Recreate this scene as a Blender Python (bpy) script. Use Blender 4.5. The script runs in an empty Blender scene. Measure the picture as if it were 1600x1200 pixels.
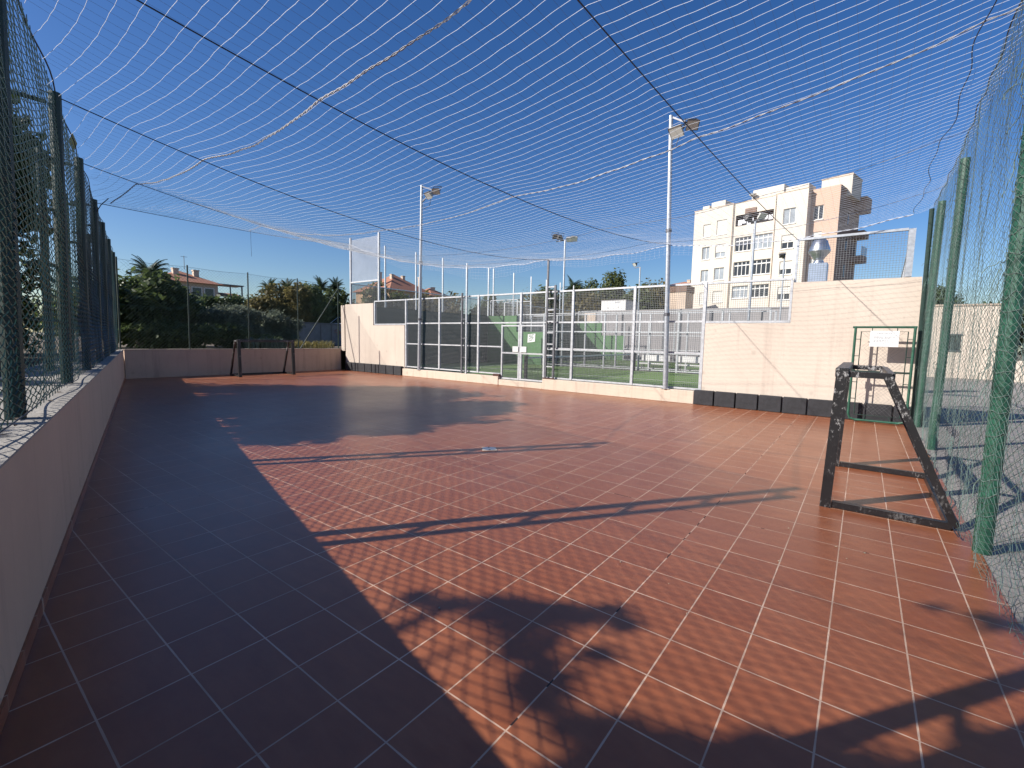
import bpy, math, random
import numpy as np
from mathutils import Vector, Matrix, noise

random.seed(7)
RNG = np.random.default_rng(11)
C = bpy.context.scene.collection
R = math.radians
SUN_DIR = Vector((.590, .807, -.61)).normalized()      # travel direction of the light

# ------------------------------------------------------------------ helpers
class MB:
    """collects boxes, bars, tubes and faces; build() links them as one mesh object"""
    def __init__(self): self.v = []; self.f = []; self.mi = []; self.cur = 0
    def face(self, *pts):
        i = len(self.v); self.v += [tuple(p) for p in pts]
        self.f.append(tuple(range(i, i + len(pts)))); self.mi.append(self.cur)
    def add(self, vs, fs):
        i = len(self.v); self.v += [tuple(p) for p in vs]
        for f in fs: self.f.append(tuple(i + k for k in f)); self.mi.append(self.cur)
    def box(self, x0, x1, y0, y1, z0, z1):
        self.add([(x0,y0,z0),(x1,y0,z0),(x1,y1,z0),(x0,y1,z0),(x0,y0,z1),(x1,y0,z1),(x1,y1,z1),(x0,y1,z1)],
                 [(0,3,2,1),(4,5,6,7),(0,1,5,4),(1,2,6,5),(2,3,7,6),(3,0,4,7)])
    def bbox(self, x0, x1, y0, y1, z0, z1, b=.01):
        """box with chamfered edges"""
        vs = []; 
        for z, k in ((z0, b), (z0 + b, 0), (z1 - b, 0), (z1, b)):
            xa, xb, ya, yb = x0 + k, x1 - k, y0 + k, y1 - k
            c = b if k == 0 else b * .6
            vs += [(xa+c,ya,z),(xb-c,ya,z),(xb,ya+c,z),(xb,yb-c,z),(xb-c,yb,z),(xa+c,yb,z),(xa,yb-c,z),(xa,ya+c,z)]
        fs = [tuple(range(7, -1, -1)), tuple(range(24, 32))]
        for L in range(3):
            for k in range(8):
                a = L*8 + k; bb = L*8 + (k+1) % 8
                fs.append((a, bb, bb + 8, a + 8))
        self.add(vs, fs)
    def bar(self, p, q, w=.06, h=None, up=(0,0,1)):
        p = Vector(p); q = Vector(q); h = h or w
        d = (q - p).normalized(); u = Vector(up)
        if abs(d.dot(u)) > .95: u = Vector((0,1,0))
        s = d.cross(u).normalized(); t = s.cross(d)
        s *= w / 2; t *= h / 2
        self.add([p-s-t, p+s-t, p+s+t, p-s+t, q-s-t, q+s-t, q+s+t, q-s+t],
                 [(0,3,2,1),(4,5,6,7),(0,1,5,4),(1,2,6,5),(2,3,7,6),(3,0,4,7)])
    def tube(self, pts, r, n=8, cap=True, r1=None):
        pts = [Vector(p) for p in pts]; m = len(pts); base = len(self.v)
        prev = None
        for i, p in enumerate(pts):
            d = (pts[min(i+1, m-1)] - pts[max(i-1, 0)])
            if d.length < 1e-9: d = Vector((0,0,1))
            d.normalize()
            u = Vector((0,0,1)) if abs(d.z) < .9 else Vector((0,1,0))
            if prev is not None: u = prev
            s = d.cross(u)
            if s.length < 1e-6: s = d.cross(Vector((1,0,0)))
            s.normalize(); t = s.cross(d); prev = t
            rr = r if r1 is None else r + (r1 - r) * i / (m - 1)
            if isinstance(r, (list, tuple)): rr = r[i]
            for k in range(n):
                a = 2*math.pi*k/n
                self.v.append(tuple(p + (s*math.cos(a) + t*math.sin(a))*rr))
        for i in range(m-1):
            for k in range(n):
                a = base + i*n + k; b = base + i*n + (k+1) % n
                self.f.append((a, b, b+n, a+n)); self.mi.append(self.cur)
        if cap:
            self.f.append(tuple(base + k for k in range(n-1, -1, -1))); self.mi.append(self.cur)
            self.f.append(tuple(base + (m-1)*n + k for k in range(n))); self.mi.append(self.cur)
    def lathe(self, c, prof, n=16):
        c = Vector(c); base = len(self.v)
        for r, z in prof:
            for k in range(n):
                a = 2*math.pi*k/n
                self.v.append((c.x + r*math.cos(a), c.y + r*math.sin(a), c.z + z))
        for i in range(len(prof)-1):
            for k in range(n):
                a = base + i*n + k; b = base + i*n + (k+1) % n
                self.f.append((a, b, b+n, a+n)); self.mi.append(self.cur)
    def prism_xz(self, poly, y0, y1):
        n = len(poly)
        vs = [(x, y0, z) for x, z in poly] + [(x, y1, z) for x, z in poly]
        fs = [tuple(range(n)), tuple(range(2*n-1, n-1, -1))]
        fs += [(i, i+n, (i+1) % n + n, (i+1) % n) for i in range(n)]
        self.add(vs, fs)
    def prism_xy(self, poly, z0, z1):
        n = len(poly)
        vs = [(x, y, z0) for x, y in poly] + [(x, y, z1) for x, y in poly]
        fs = [tuple(range(n-1, -1, -1)), tuple(range(n, 2*n))]
        fs += [(i, (i+1) % n, (i+1) % n + n, i+n) for i in range(n)]
        self.add(vs, fs)
    def build(self, name, mats, parent=None, loc=None, smooth=False):
        if not isinstance(mats, (list, tuple)): mats = [mats]
        o_ = Vector(loc) if loc is not None else (world_loc(parent) if parent else Vector((0,0,0)))
        me = bpy.data.meshes.new(name)
        ox, oy, oz = o_
        me.from_pydata([(x-ox, y-oy, z-oz) for x, y, z in self.v], [], self.f)
        for m in mats: me.materials.append(m)
        if len(mats) > 1: me.polygons.foreach_set('material_index', self.mi)
        if smooth: me.polygons.foreach_set('use_smooth', [True]*len(me.polygons))
        me.update()
        ob = bpy.data.objects.new(name, me); C.objects.link(ob)
        if parent is not None:
            ob.parent = parent
        else:
            ob.location = o_
        return ob

def world_loc(o):
    l = Vector((0,0,0))
    while o is not None: l += o.location; o = o.parent
    return l

def np_mesh(name, V, F, mats, parent=None, loc=(0,0,0), smooth=False):
    """quads from numpy arrays"""
    off = np.array(world_loc(parent) if parent is not None else loc)
    V = V - off
    me = bpy.data.meshes.new(name)
    me.vertices.add(len(V)); me.vertices.foreach_set('co', V.astype(np.float32).ravel())
    k = F.shape[1]
    me.loops.add(F.size); me.loops.foreach_set('vertex_index', F.astype(np.int32).ravel())
    me.polygons.add(len(F)); me.polygons.foreach_set('loop_start', np.arange(0, F.size, k, dtype=np.int32))
    me.polygons.foreach_set('loop_total', np.full(len(F), k, dtype=np.int32))
    me.polygons.foreach_set('use_smooth', np.full(len(F), smooth))
    for m in (mats if isinstance(mats, (list, tuple)) else [mats]): me.materials.append(m)
    me.update(calc_edges=True)
    ob = bpy.data.objects.new(name, me); C.objects.link(ob)
    if parent is not None: ob.parent = parent
    else: ob.location = loc
    return ob

def threads(paths, r, n=3):
    """many polylines (m,3 arrays) -> thin tubes as V,F arrays"""
    Vs = []; Fs = []; base = 0
    ang = np.arange(n)*2*np.pi/n + .3
    for P in paths:
        P = np.asarray(P, float); m = len(P)
        if m < 2: continue
        d = np.gradient(P, axis=0); d /= np.linalg.norm(d, axis=1, keepdims=True) + 1e-12
        up = np.tile([0., 0., 1.], (m, 1)); up[np.abs(d[:, 2]) > .85] = [0.6, .8, 0.]
        s = np.cross(d, up); s /= np.linalg.norm(s, axis=1, keepdims=True) + 1e-12
        t = np.cross(s, d)
        V = P[:, None, :] + r*(np.cos(ang)[None, :, None]*s[:, None, :] + np.sin(ang)[None, :, None]*t[:, None, :])
        Vs.append(V.reshape(-1, 3))
        i = np.arange(m-1)[:, None]*n; k = np.arange(n)[None, :]; k2 = (k+1) % n
        Fs.append(np.stack([i+k, i+k2, i+k2+n, i+k+n], -1).reshape(-1, 4) + base)
        base += m*n
    return np.concatenate(Vs), np.concatenate(Fs)

def tag(o, label=None, cat=None, group=None, kind=None):
    if label: o['label'] = label
    if cat: o['category'] = cat
    if group: o['group'] = group
    if kind: o['kind'] = kind
    return o

def thing(name, label, cat, loc=(0,0,0), group=None):
    o = bpy.data.objects.new(name, None); o.empty_display_size = .2
    C.objects.link(o); o.location = loc
    return tag(o, label, cat, group)

def dup(root, loc, label=None, group=None, rotz=0.):
    def cp(o, parent):
        c = o.copy(); C.objects.link(c)
        if parent is not None: c.parent = parent
        for ch in list(o.children): cp(ch, c)
        return c
    r = cp(root, None); r.location = loc; r.rotation_euler = (0, 0, rotz)
    if label: r['label'] = label
    if group: r['group'] = group
    return r

# ------------------------------------------------------------------ materials
def newmat(name):
    m = bpy.data.materials.new(name); m.use_nodes = True
    nt = m.node_tree; b = nt.nodes['Principled BSDF']
    return m, nt, b
def N(nt, t, **kw):
    n = nt.nodes.new(t)
    for k, v in kw.items(): setattr(n, k, v)
    return n
def mix_rgb(nt, fac, a, b, mode='MIX'):
    n = N(nt, 'ShaderNodeMix', data_type='RGBA', blend_type=mode)
    for s, v in ((n.inputs[0], fac), (n.inputs[6], a), (n.inputs[7], b)):
        if hasattr(v, 'is_output'): nt.links.new(v, s)
        elif isinstance(v, (int, float)): s.default_value = v
        else: s.default_value = (*v, 1) if len(v) == 3 else v
    return n.outputs[2]
def math_(nt, op, a, b=None, c=None):
    n = N(nt, 'ShaderNodeMath', operation=op)
    for s, v in zip(n.inputs, (a, b, c)):
        if v is None: continue
        if hasattr(v, 'is_output'): nt.links.new(v, s)
        else: s.default_value = v
    return n.outputs[0]
def coords(nt): return N(nt, 'ShaderNodeNewGeometry').outputs['Position']
def objco(nt): return N(nt, 'ShaderNodeTexCoord').outputs['Object']
def noise_(nt, co, scale, detail=4, rough=.6, stretch=None):
    if stretch:
        mp = N(nt, 'ShaderNodeMapping'); mp.inputs['Scale'].default_value = stretch
        nt.links.new(co, mp.inputs[0]); co = mp.outputs[0]
    n = N(nt, 'ShaderNodeTexNoise'); n.inputs['Scale'].default_value = scale
    n.inputs['Detail'].default_value = detail; n.inputs['Roughness'].default_value = rough
    nt.links.new(co, n.inputs['Vector']); return n.outputs['Fac']
def ramp(nt, fac, a, b, ca=(0,0,0), cb=(1,1,1)):
    n = N(nt, 'ShaderNodeValToRGB'); nt.links.new(fac, n.inputs[0])
    n.color_ramp.elements[0].position = a; n.color_ramp.elements[1].position = b
    n.color_ramp.elements[0].color = (*ca, 1); n.color_ramp.elements[1].color = (*cb, 1)
    return n.outputs[0]
def bump_(nt, b, h, strength=.2, dist=.01):
    n = N(nt, 'ShaderNodeBump'); n.inputs['Strength'].default_value = strength; n.inputs['Distance'].default_value = dist
    nt.links.new(h, n.inputs['Height']); nt.links.new(n.outputs[0], b.inputs['Normal'])

def simple(name, col, rough=.6, metal=0., var=.25, scale=6., dark=None, bump=0., spec=.5, local=True):
    """colour broken up by two noises"""
    m, nt, b = newmat(name)
    co = objco(nt) if local else coords(nt)
    n1 = noise_(nt, co, scale, 5); 
    d = dark or tuple(c*(1-var) for c in col)
    l = tuple(min(1, c*(1+var*.5)) for c in col)
    nt.links.new(mix_rgb(nt, ramp(nt, n1, .3, .7), d, l), b.inputs['Base Color'])
    b.inputs['Roughness'].default_value = rough; b.inputs['Metallic'].default_value = metal
    b.inputs['Specular IOR Level'].default_value = spec
    if bump: bump_(nt, b, noise_(nt, co, scale*8, 3), bump, .01)
    return m

def stucco(name, col, stain, streak=.35, scale=.7, fine=.06):
    m, nt, b = newmat(name); co = coords(nt)
    big = ramp(nt, noise_(nt, co, scale, 6, .65), .42, .72)
    st = ramp(nt, noise_(nt, co, 1.0, 5, .7, (5, 5, .35)), .52, .75)
    fi = noise_(nt, co, 90, 2)
    c = mix_rgb(nt, big, col, tuple(a*.88 for a in col))
    c = mix_rgb(nt, math_(nt, 'MULTIPLY', st, streak), c, stain)
    c = mix_rgb(nt, math_(nt, 'MULTIPLY', ramp(nt, noise_(nt, co, 3.3, 3, .7), .66, .78), .25), c, stain)
    c = mix_rgb(nt, math_(nt, 'MULTIPLY', fi, fine*2), c, tuple(a*.6 for a in col))
    vo = N(nt, 'ShaderNodeTexVoronoi'); vo.inputs['Scale'].default_value = 1.6; nt.links.new(co, vo.inputs['Vector'])
    sp = math_(nt, 'MULTIPLY', ramp(nt, math_(nt, 'ADD', vo.outputs['Distance'], math_(nt, 'MULTIPLY', noise_(nt, co, 14, 3), .10)), .10, .16, (1,1,1), (0,0,0)), .22 if scale > .3 else 0.)
    c = mix_rgb(nt, sp, c, tuple(a*.55 for a in stain))
    wv = N(nt, 'ShaderNodeTexVoronoi', feature='DISTANCE_TO_EDGE'); wv.inputs['Scale'].default_value = .55
    mp2 = N(nt, 'ShaderNodeMixRGB'); mp2.inputs[0].default_value = .25; nt.links.new(co, mp2.inputs[1])
    nz = N(nt, 'ShaderNodeTexNoise'); nz.inputs['Scale'].default_value = 2.5; nt.links.new(co, nz.inputs['Vector']); nt.links.new(nz.outputs['Color'], mp2.inputs[2]); nt.links.new(mp2.outputs[0], wv.inputs['Vector'])
    cr = math_(nt, 'MULTIPLY', math_(nt, 'LESS_THAN', wv.outputs['Distance'], .0014), .14 if scale > .3 else 0.)
    c = mix_rgb(nt, cr, c, tuple(a*.5 for a in stain))
    nt.links.new(c, b.inputs['Base Color']); b.inputs['Roughness'].default_value = .9
    b.inputs['Specular IOR Level'].default_value = .2
    bump_(nt, b, fi, .25, .004)
    return m

def leafmat(name, dark, light, scale=.6, trans=.25, rough=.55):
    m, nt, b = newmat(name); co = coords(nt)
    n1 = ramp(nt, noise_(nt, co, scale*3, 3), .3, .7)
    n2 = N(nt, 'ShaderNodeTexWhiteNoise'); 
    mp = N(nt, 'ShaderNodeVectorMath', operation='SNAP'); mp.inputs[1].default_value = (.13, .13, .13)
    nt.links.new(co, mp.inputs[0]); nt.links.new(mp.outputs[0], n2.inputs['Vector'])
    f = math_(nt, 'ADD', math_(nt, 'MULTIPLY', n1, .55), math_(nt, 'MULTIPLY', n2.outputs['Value'], .45))
    c = mix_rgb(nt, f, dark, light)
    nt.links.new(c, b.inputs['Base Color']); b.inputs['Roughness'].default_value = rough
    b.inputs['Specular IOR Level'].default_value = .35
    tr = N(nt, 'ShaderNodeBsdfTranslucent'); nt.links.new(c, tr.inputs['Color'])
    mx = N(nt, 'ShaderNodeMixShader'); mx.inputs[0].default_value = trans
    nt.links.new(b.outputs[0], mx.inputs[1]); nt.links.new(tr.outputs[0], mx.inputs[2])
    nt.links.new(mx.outputs[0], nt.nodes['Material Output'].inputs['Surface'])
    return m

def tilemat():
    m, nt, b = newmat('terracotta tiles'); co = coords(nt)
    sp = N(nt, 'ShaderNodeSeparateXYZ'); nt.links.new(co, sp.inputs[0])
    S = .338
    def axis(o, off):
        u = math_(nt, 'DIVIDE', math_(nt, 'SUBTRACT', o, off), S)
        fl = math_(nt, 'FLOOR', math_(nt, 'ADD', u, .5))               # nearest line index
        d = math_(nt, 'MULTIPLY', math_(nt, 'ABSOLUTE', math_(nt, 'SUBTRACT', u, fl)), S)
        cell = math_(nt, 'FLOOR', u)
        return d, fl, cell
    dx, lx, cx = axis(sp.outputs[0], -.036); dy, ly, cy = axis(sp.outputs[1], 2.064)
    wob = noise_(nt, co, 9, 2)
    wd = math_(nt, 'ADD', .0022, math_(nt, 'MULTIPLY', wob, .0032))
    jx = math_(nt, 'LESS_THAN', dx, wd); jy = math_(nt, 'LESS_THAN', dy, wd)
    joint = math_(nt, 'MAXIMUM', jx, jy)
    # expansion joints: every twelfth line, dark and partly filled
    ex = math_(nt, 'MULTIPLY', math_(nt, 'LESS_THAN', dx, .004), math_(nt, 'LESS_THAN', math_(nt, 'PINGPONG', math_(nt, 'ADD', lx, 3), 6), .5))
    ex = math_(nt, 'MULTIPLY', ex, math_(nt, 'GREATER_THAN', math_(nt, 'ADD', math_(nt, 'MULTIPLY', math_(nt, 'GREATER_THAN', 0, lx), .0), noise_(nt, co, 4.6, 3)), .56))
    ey = math_(nt, 'MULTIPLY', math_(nt, 'LESS_THAN', dy, .0055), math_(nt, 'LESS_THAN', math_(nt, 'PINGPONG', math_(nt, 'ADD', ly, 5), 6), .5))
    ey = math_(nt, 'MULTIPLY', ey, math_(nt, 'GREATER_THAN', noise_(nt, co, 2.9, 3), .58))
    ey = math_(nt, 'MULTIPLY', ey, math_(nt, 'GREATER_THAN', ly, 0.))
    dark = math_(nt, 'MAXIMUM', ex, ey)
    cb = N(nt, 'ShaderNodeCombineXYZ'); nt.links.new(cx, cb.inputs[0]); nt.links.new(cy, cb.inputs[1])
    wn = N(nt, 'ShaderNodeTexWhiteNoise'); nt.links.new(cb.outputs[0], wn.inputs['Vector'])
    streak = noise_(nt, co, 2.2, 5, .65, (1.6, 5, 1))
    blot = noise_(nt, co, .55, 5, .6); mid = noise_(nt, co, 6.5, 4, .7)
    c = mix_rgb(nt, wn.outputs['Value'], (.265, .080, .031), (.325, .108, .045))
    c = mix_rgb(nt, ramp(nt, streak, .35, .75), c, (.225, .070, .029))
    c = mix_rgb(nt, math_(nt, 'MULTIPLY', ramp(nt, mid, .45, .75), .30), c, (.335, .130, .060))
    c = mix_rgb(nt, math_(nt, 'MULTIPLY', ramp(nt, blot, .48, .75), .35), c, (.32, .135, .072))
    jc = mix_rgb(nt, ramp(nt, noise_(nt, co, 1.3, 3), .3, .7), (.36, .22, .15), (.66, .48, .36))
    c = mix_rgb(nt, joint, c, jc)
    c = mix_rgb(nt, dark, c, (.035, .022, .018))
    nt.links.new(c, b.inputs['Base Color'])
    rr = math_(nt, 'ADD', .22, math_(nt, 'MULTIPLY', blot, .24))
    rr = math_(nt, 'ADD', rr, math_(nt, 'MULTIPLY', joint, .3))
    nt.links.new(rr, b.inputs['Roughness']); b.inputs['Specular IOR Level'].default_value = .5
    h = math_(nt, 'ADD', math_(nt, 'MULTIPLY', joint, -.6), math_(nt, 'MULTIPLY', mid, .25))
    h = math_(nt, 'ADD', h, math_(nt, 'MULTIPLY', wn.outputs['Value'], .5))
    bump_(nt, b, h, .25, .004)
    return m

def peeling():
    m, nt, b = newmat('peeling black paint'); co = objco(nt)
    n = noise_(nt, co, 34, 6, .8, (1,1,.55)); big = noise_(nt, co, 2.6, 3)
    f = ramp(nt, math_(nt, 'ADD', math_(nt, 'MULTIPLY', n, .6), math_(nt, 'MULTIPLY', big, .4)), .548, .60)
    sp = N(nt, 'ShaderNodeSeparateXYZ'); nt.links.new(co, sp.inputs[0])
    hi = ramp(nt, sp.outputs[2], .25, 1.0)
    f = math_(nt, 'MULTIPLY', f, math_(nt, 'ADD', .3, math_(nt, 'MULTIPLY', hi, .7)))
    nt.links.new(mix_rgb(nt, f, (.014, .013, .014), (.36, .35, .345)), b.inputs['Base Color'])
    b.inputs['Roughness'].default_value = .38
    bump_(nt, b, n, .3, .003); return m

def rooftile():
    m, nt, b = newmat('clay roof tiles'); co = objco(nt)
    w = N(nt, 'ShaderNodeTexWave', wave_type='BANDS'); w.inputs['Scale'].default_value = 2.2; w.inputs['Distortion'].default_value = 1.2
    nt.links.new(co, w.inputs[0])
    c = mix_rgb(nt, w.outputs['Fac'], (.26, .10, .06), (.46, .21, .13))
    c = mix_rgb(nt, ramp(nt, noise_(nt, co, 3, 4), .4, .7), c, (.33, .17, .11))
    nt.links.new(c, b.inputs['Base Color']); b.inputs['Roughness'].default_value = .85; return m

def turfmat():
    m, nt, b = newmat('artificial turf'); co = coords(nt)
    n = noise_(nt, co, 60, 3); g = noise_(nt, co, .8, 4)
    bands = N(nt, 'ShaderNodeTexWave', wave_type='BANDS', bands_direction='Y'); bands.inputs['Scale'].default_value = .45
    nt.links.new(co, bands.inputs[0])
    c = mix_rgb(nt, n, (.085, .155, .035), (.16, .26, .065))
    c = mix_rgb(nt, math_(nt, 'MULTIPLY', ramp(nt, g, .4, .7), .5), c, (.17, .25, .08))
    c = mix_rgb(nt, math_(nt, 'MULTIPLY', bands.outputs['Fac'], .25), c, (.16, .22, .09))
    nt.links.new(c, b.inputs['Base Color']); b.inputs['Roughness'].default_value = .95
    bump_(nt, b, n, .5, .02); return m

def groundmat(name, a, bcol, c3, scale=1.2, fine=40):
    m, nt, b = newmat(name); co = coords(nt)
    c = mix_rgb(nt, ramp(nt, noise_(nt, co, scale, 6, .7), .35, .7), a, bcol)
    c = mix_rgb(nt, math_(nt, 'MULTIPLY', ramp(nt, noise_(nt, co, fine, 4, .8), .5, .75), .6), c, c3)
    nt.links.new(c, b.inputs['Base Color']); b.inputs['Roughness'].default_value = .92
    bump_(nt, b, noise_(nt, co, fine, 4), .5, .02); return m

M = {}
M['tile'] = tilemat()
M['cream'] = stucco('cream render', (.585, .50, .42), (.38, .31, .26), .42)
M['low'] = stucco('low wall render', (.60, .43, .315), (.40, .28, .21), .5)
M['back'] = stucco('stained low wall render', (.57, .42, .32), (.30, .215, .165), .6, 1.4)
M['cap'] = simple('wall capping', (.50, .40, .32), .85, var=.3, scale=5, bump=.2)
M['kerb'] = stucco('kerb render', (.60, .50, .40), (.28, .20, .15), .5, 2.5)
M['ledge'] = groundmat('ledge paving', (.26, .24, .215), (.36, .335, .30), (.13, .12, .11), 2.0, 25)
M['soil'] = groundmat('garden soil', (.10, .075, .05), (.16, .125, .085), (.05, .045, .03), 1.5, 30)
M['pave'] = groundmat('grey pavement', (.25, .225, .20), (.33, .30, .27), (.15, .135, .12), .9, 22)
M['earth'] = groundmat('far ground', (.14, .12, .08), (.18, .16, .11), (.08, .08, .05), .05, 2)
M['rubber'] = simple('black rubber', (.022, .022, .026), .75, var=.4, scale=9, bump=.4)
M['galv'] = simple('galvanised steel', (.50, .52, .55), .42, .65, .22, 14)
M['galvw'] = simple('white galvanised frame', (.50, .51, .53), .45, .35, .2, 10)
M['mesh'] = simple('galvanised mesh wire', (.20, .21, .22), .5, .5, .2, 20)
M['meshd'] = simple('dull mesh wire', (.13, .135, .14), .6, .4, .2, 20)
M['steeld'] = simple('weathered steel', (.14, .14, .155), .5, .5, .3, 12)
M['green'] = simple('green painted steel', (.018, .085, .052), .42, 0, .35, 9)
M['greend'] = simple('dark green painted steel', (.010, .032, .024), .5, 0, .35, 9)
M['gmesh'] = simple('green plastic coated wire', (.022, .060, .046), .36, 0, .3, 8)
M['netd'] = simple('weathered green netting', (.15, .215, .185), .7, 0, .5, 3)
M['netw'] = simple('white nylon twine', (.56, .59, .65), .6, 0, .12, 3)
M['netdk'] = simple('thin grey twine', (.16, .19, .25), .7, 0, .2, 3)
M['rope'] = simple('braided grey rope', (.46, .45, .46), .8, 0, .35, 25, bump=.5)
M['cable'] = simple('dark steel cable', (.035, .042, .06), .6, .2, .3, 20)
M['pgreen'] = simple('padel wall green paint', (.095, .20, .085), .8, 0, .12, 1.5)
M['pgreen_shaded'] = simple('shade-darkened green end wall paint', (.030, .062, .054), .8, 0, .15, 1.5)  # padel green darkened in the colour to stand for the end wall's shade
M['turf'] = turfmat()
M['black'] = peeling()
M['bark'] = simple('bark', (.13, .10, .075), .9, 0, .45, 12, bump=.8)
M['leafd'] = leafmat('dark glossy leaves', (.020, .036, .012), (.125, .165, .055), .5, .5, .45)
M['leafs'] = leafmat('broad shade tree leaves', (.018, .034, .010), (.062, .092, .026), .5, .25, .5)
M['olive'] = leafmat('olive leaves', (.055, .070, .048), (.21, .235, .165), .8, .45, .6)
M['leafb'] = leafmat('bronze green leaves', (.055, .055, .020), (.25, .20, .07), .6, .5)
M['leafm'] = leafmat('mid green leaves', (.034, .052, .018), (.17, .20, .07), .6, .5)
M['leafp'] = leafmat('pale broad leaves', (.07, .09, .06), (.24, .28, .20), 1.5, .15, .4)
M['leafy'] = leafmat('yellowing grass blades', (.14, .13, .04), (.40, .32, .10), 2, .3)
M['palm'] = leafmat('palm fronds', (.014, .028, .014), (.07, .10, .042), .4, .25, .5)
M['pink'] = leafmat('dry bronze fronds', (.04, .03, .03), (.16, .11, .10), 1, .2)
M['bcream'] = stucco('pale apartment render', (.62, .565, .49), (.38, .30, .25), .24, .12)
M['bside_shaded'] = stucco('shade-darkened apartment side render', (.34, .23, .18), (.25, .17, .13), .3, .2)  # brown stands in for shade on the side wall and its balconies
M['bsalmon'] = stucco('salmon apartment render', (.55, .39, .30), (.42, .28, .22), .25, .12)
M['bwhite'] = simple('white frames', (.66, .65, .62), .5, 0, .08, 2)
M['glass'] = simple('dark window glass', (.025, .030, .038), .08, 0, .3, .6)
M['glassl'] = simple('curtained window glass', (.28, .31, .34), .15, 0, .3, .8)
M['shutter'] = simple('rolled shutter', (.58, .56, .51), .6, 0, .1, 2)
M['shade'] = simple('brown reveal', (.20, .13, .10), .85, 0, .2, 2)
M['roof'] = rooftile()
M['hwall'] = simple('house wall', (.58, .46, .36), .9, 0, .15, .8)
M['hwall2'] = simple('ochre house wall', (.50, .33, .20), .9, 0, .2, .8)
M['gwall'] = stucco('grey concrete wall', (.33, .31, .31), (.20, .19, .19), .35, .5)
M['white'] = simple('white painted panel', (.66, .65, .63), .5, 0, .06, 2)
M['paper'] = simple('white notice paper', (.66, .66, .65), .7, 0, .04, 8)
M['ink'] = simple('faded grey ink', (.20, .21, .24), .8, 0, .2, 30)
M['inkd'] = simple('dark green ink', (.06, .14, .09), .8, 0, .2, 30)
M['tin'] = simple('bright metal', (.55, .56, .58), .3, .9, .15, 5)
M['tinb'] = simple('galvanised duct', (.36, .42, .52), .4, .6, .12, 5)
M['lens'] = simple('lamp glass', (.60, .60, .56), .15, 0, .1, 5)
M['lampd'] = simple('lamp housing', (.075, .07, .07), .5, .3, .2, 5)
M['lampw'] = simple('light lamp housing', (.60, .585, .54), .45, .1, .2, 12)
M['cloth'] = simple('laundry cloth', (.70, .70, .74), .9, 0, .2, 3)
M['contain'] = simple('grey container steel', (.19, .20, .215), .6, .2, .25, 3)
M['orange'] = simple('orange paint', (.45, .11, .03), .7, 0, .2, 8)
M['carw'] = simple('white car paint', (.75, .76, .78), .25, 0, .05, 2)
M['tyre'] = simple('tyre rubber', (.02, .02, .02), .85, 0, .2, 10)
M['brick'] = simple('dark brown brick', (.075, .035, .025), .85, 0, .3, 12, bump=.5)
M['pnet'] = simple('black court net', (.02, .02, .022), .8, 0, .2, 10)
M['dry'] = simple('dry leaf litter', (.45, .37, .26), .85, 0, .4, 30)

# ------------------------------------------------------------------ setting: ground
def struct(o, kind='structure'): o['kind'] = kind; return o
LW0 = (1.0, -.785); LWD = Vector((-.9702, .2423, 0)); LWN = Vector((-.2423, -.9702, 0))  # left wall: start, direction, outward
def lw(s, off=0., z=0.):
    p = Vector((LW0[0], LW0[1], z)) + LWD*s + LWN*off
    return p
LLEN = 21.39

mb = MB(); mb.face((-420,-420,-.06),(420,-420,-.06),(420,420,-.06),(-420,420,-.06))
struct(mb.build('ground', M['earth']))
mb = MB(); mb.face((.78,-.74,0),(.86,5.1,0),(.93,12.55,0),(-19.8,12.55,0),(-19.8,4.40,0))
struct(mb.build('tiled_floor', M['tile']))
mb = MB(); mb.face((.7,-14,-.004),(34,-14,-.004),(34,48,-.004),(.7,48,-.004))
struct(mb.build('pavement', M['pave']))
mb = MB()
a = lw(-3, .9); b_ = lw(40, .9)
mb.face(tuple(lw(-.28,.88,.93)), tuple(lw(LLEN+.2,.88,.93)), (-20.0,4.3,.93), (-20.0,12.4,.93), (-20.0,26,.93), (-60,40,.93), (-60,-30,.93), (1.4,-30,.93))
struct(mb.build('garden_soil', M['soil']))
for k, (y0, y1) in enumerate(((12.7, 22.72), (24.3, 34.2))):
    mb = MB(); mb.face((-19.3,y0,.12),(.7,y0,.12),(.7,y1,.12),(-19.3,y1,.12))
    struct(mb.build('turf', M['turf']))
mb = MB(); mb.face((-24,22.72,.06),(.9,22.72,.06),(.9,24.3,.06),(-24,24.3,.06)); mb.face((-24,34.2,.06),(.9,34.2,.06),(.9,38,.06),(-24,38,.06))
struct(mb.build('path', M['pave']))
# painted court lines
mb = MB()
for y0, y1 in ((12.75, 22.7), (24.35, 34.15)):
    for x in (-16.25, -2.35): mb.box(x-.025, x+.025, y0, y1, .122, .125)
    mb.box(-16.2, -2.4, (y0+y1)/2-.025, (y0+y1)/2+.025, .122, .125)
struct(mb.build('court_marking', M['white']))

# ------------------------------------------------------------------ low walls
t = thing('low_wall', 'long cream rendered low wall in shade along the left edge of the tiled floor', 'wall', lw(8))
mb = MB(); p = [lw(-.3,0),lw(LLEN,0),lw(LLEN,.26),lw(-.3,.26)]
mb.prism_xy([(q.x,q.y) for q in p], 0, .985); mb.build('wall_face', M['low'], t)
mb = MB(); p = [lw(-.3,-.006),lw(LLEN,-.006),lw(LLEN,.9),lw(-.3,.9)]
mb.prism_xy([(q.x,q.y) for q in p], .988, 1.0); mb.build('ledge', M['ledge'], t)
mb = MB()
p = [lw(.05,-.012),lw(LLEN-.05,-.012),lw(LLEN-.05,-.001),lw(.05,-.001)]
mb.prism_xy([(q.x,q.y) for q in p], .002, .075); mb.build('skirting', M['tile'], t)
t = thing('low_wall', 'stained beige low wall closing the far left end of the tiled floor under the thin wire fence', 'wall', (-19.85, 8.4, 0))
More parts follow.
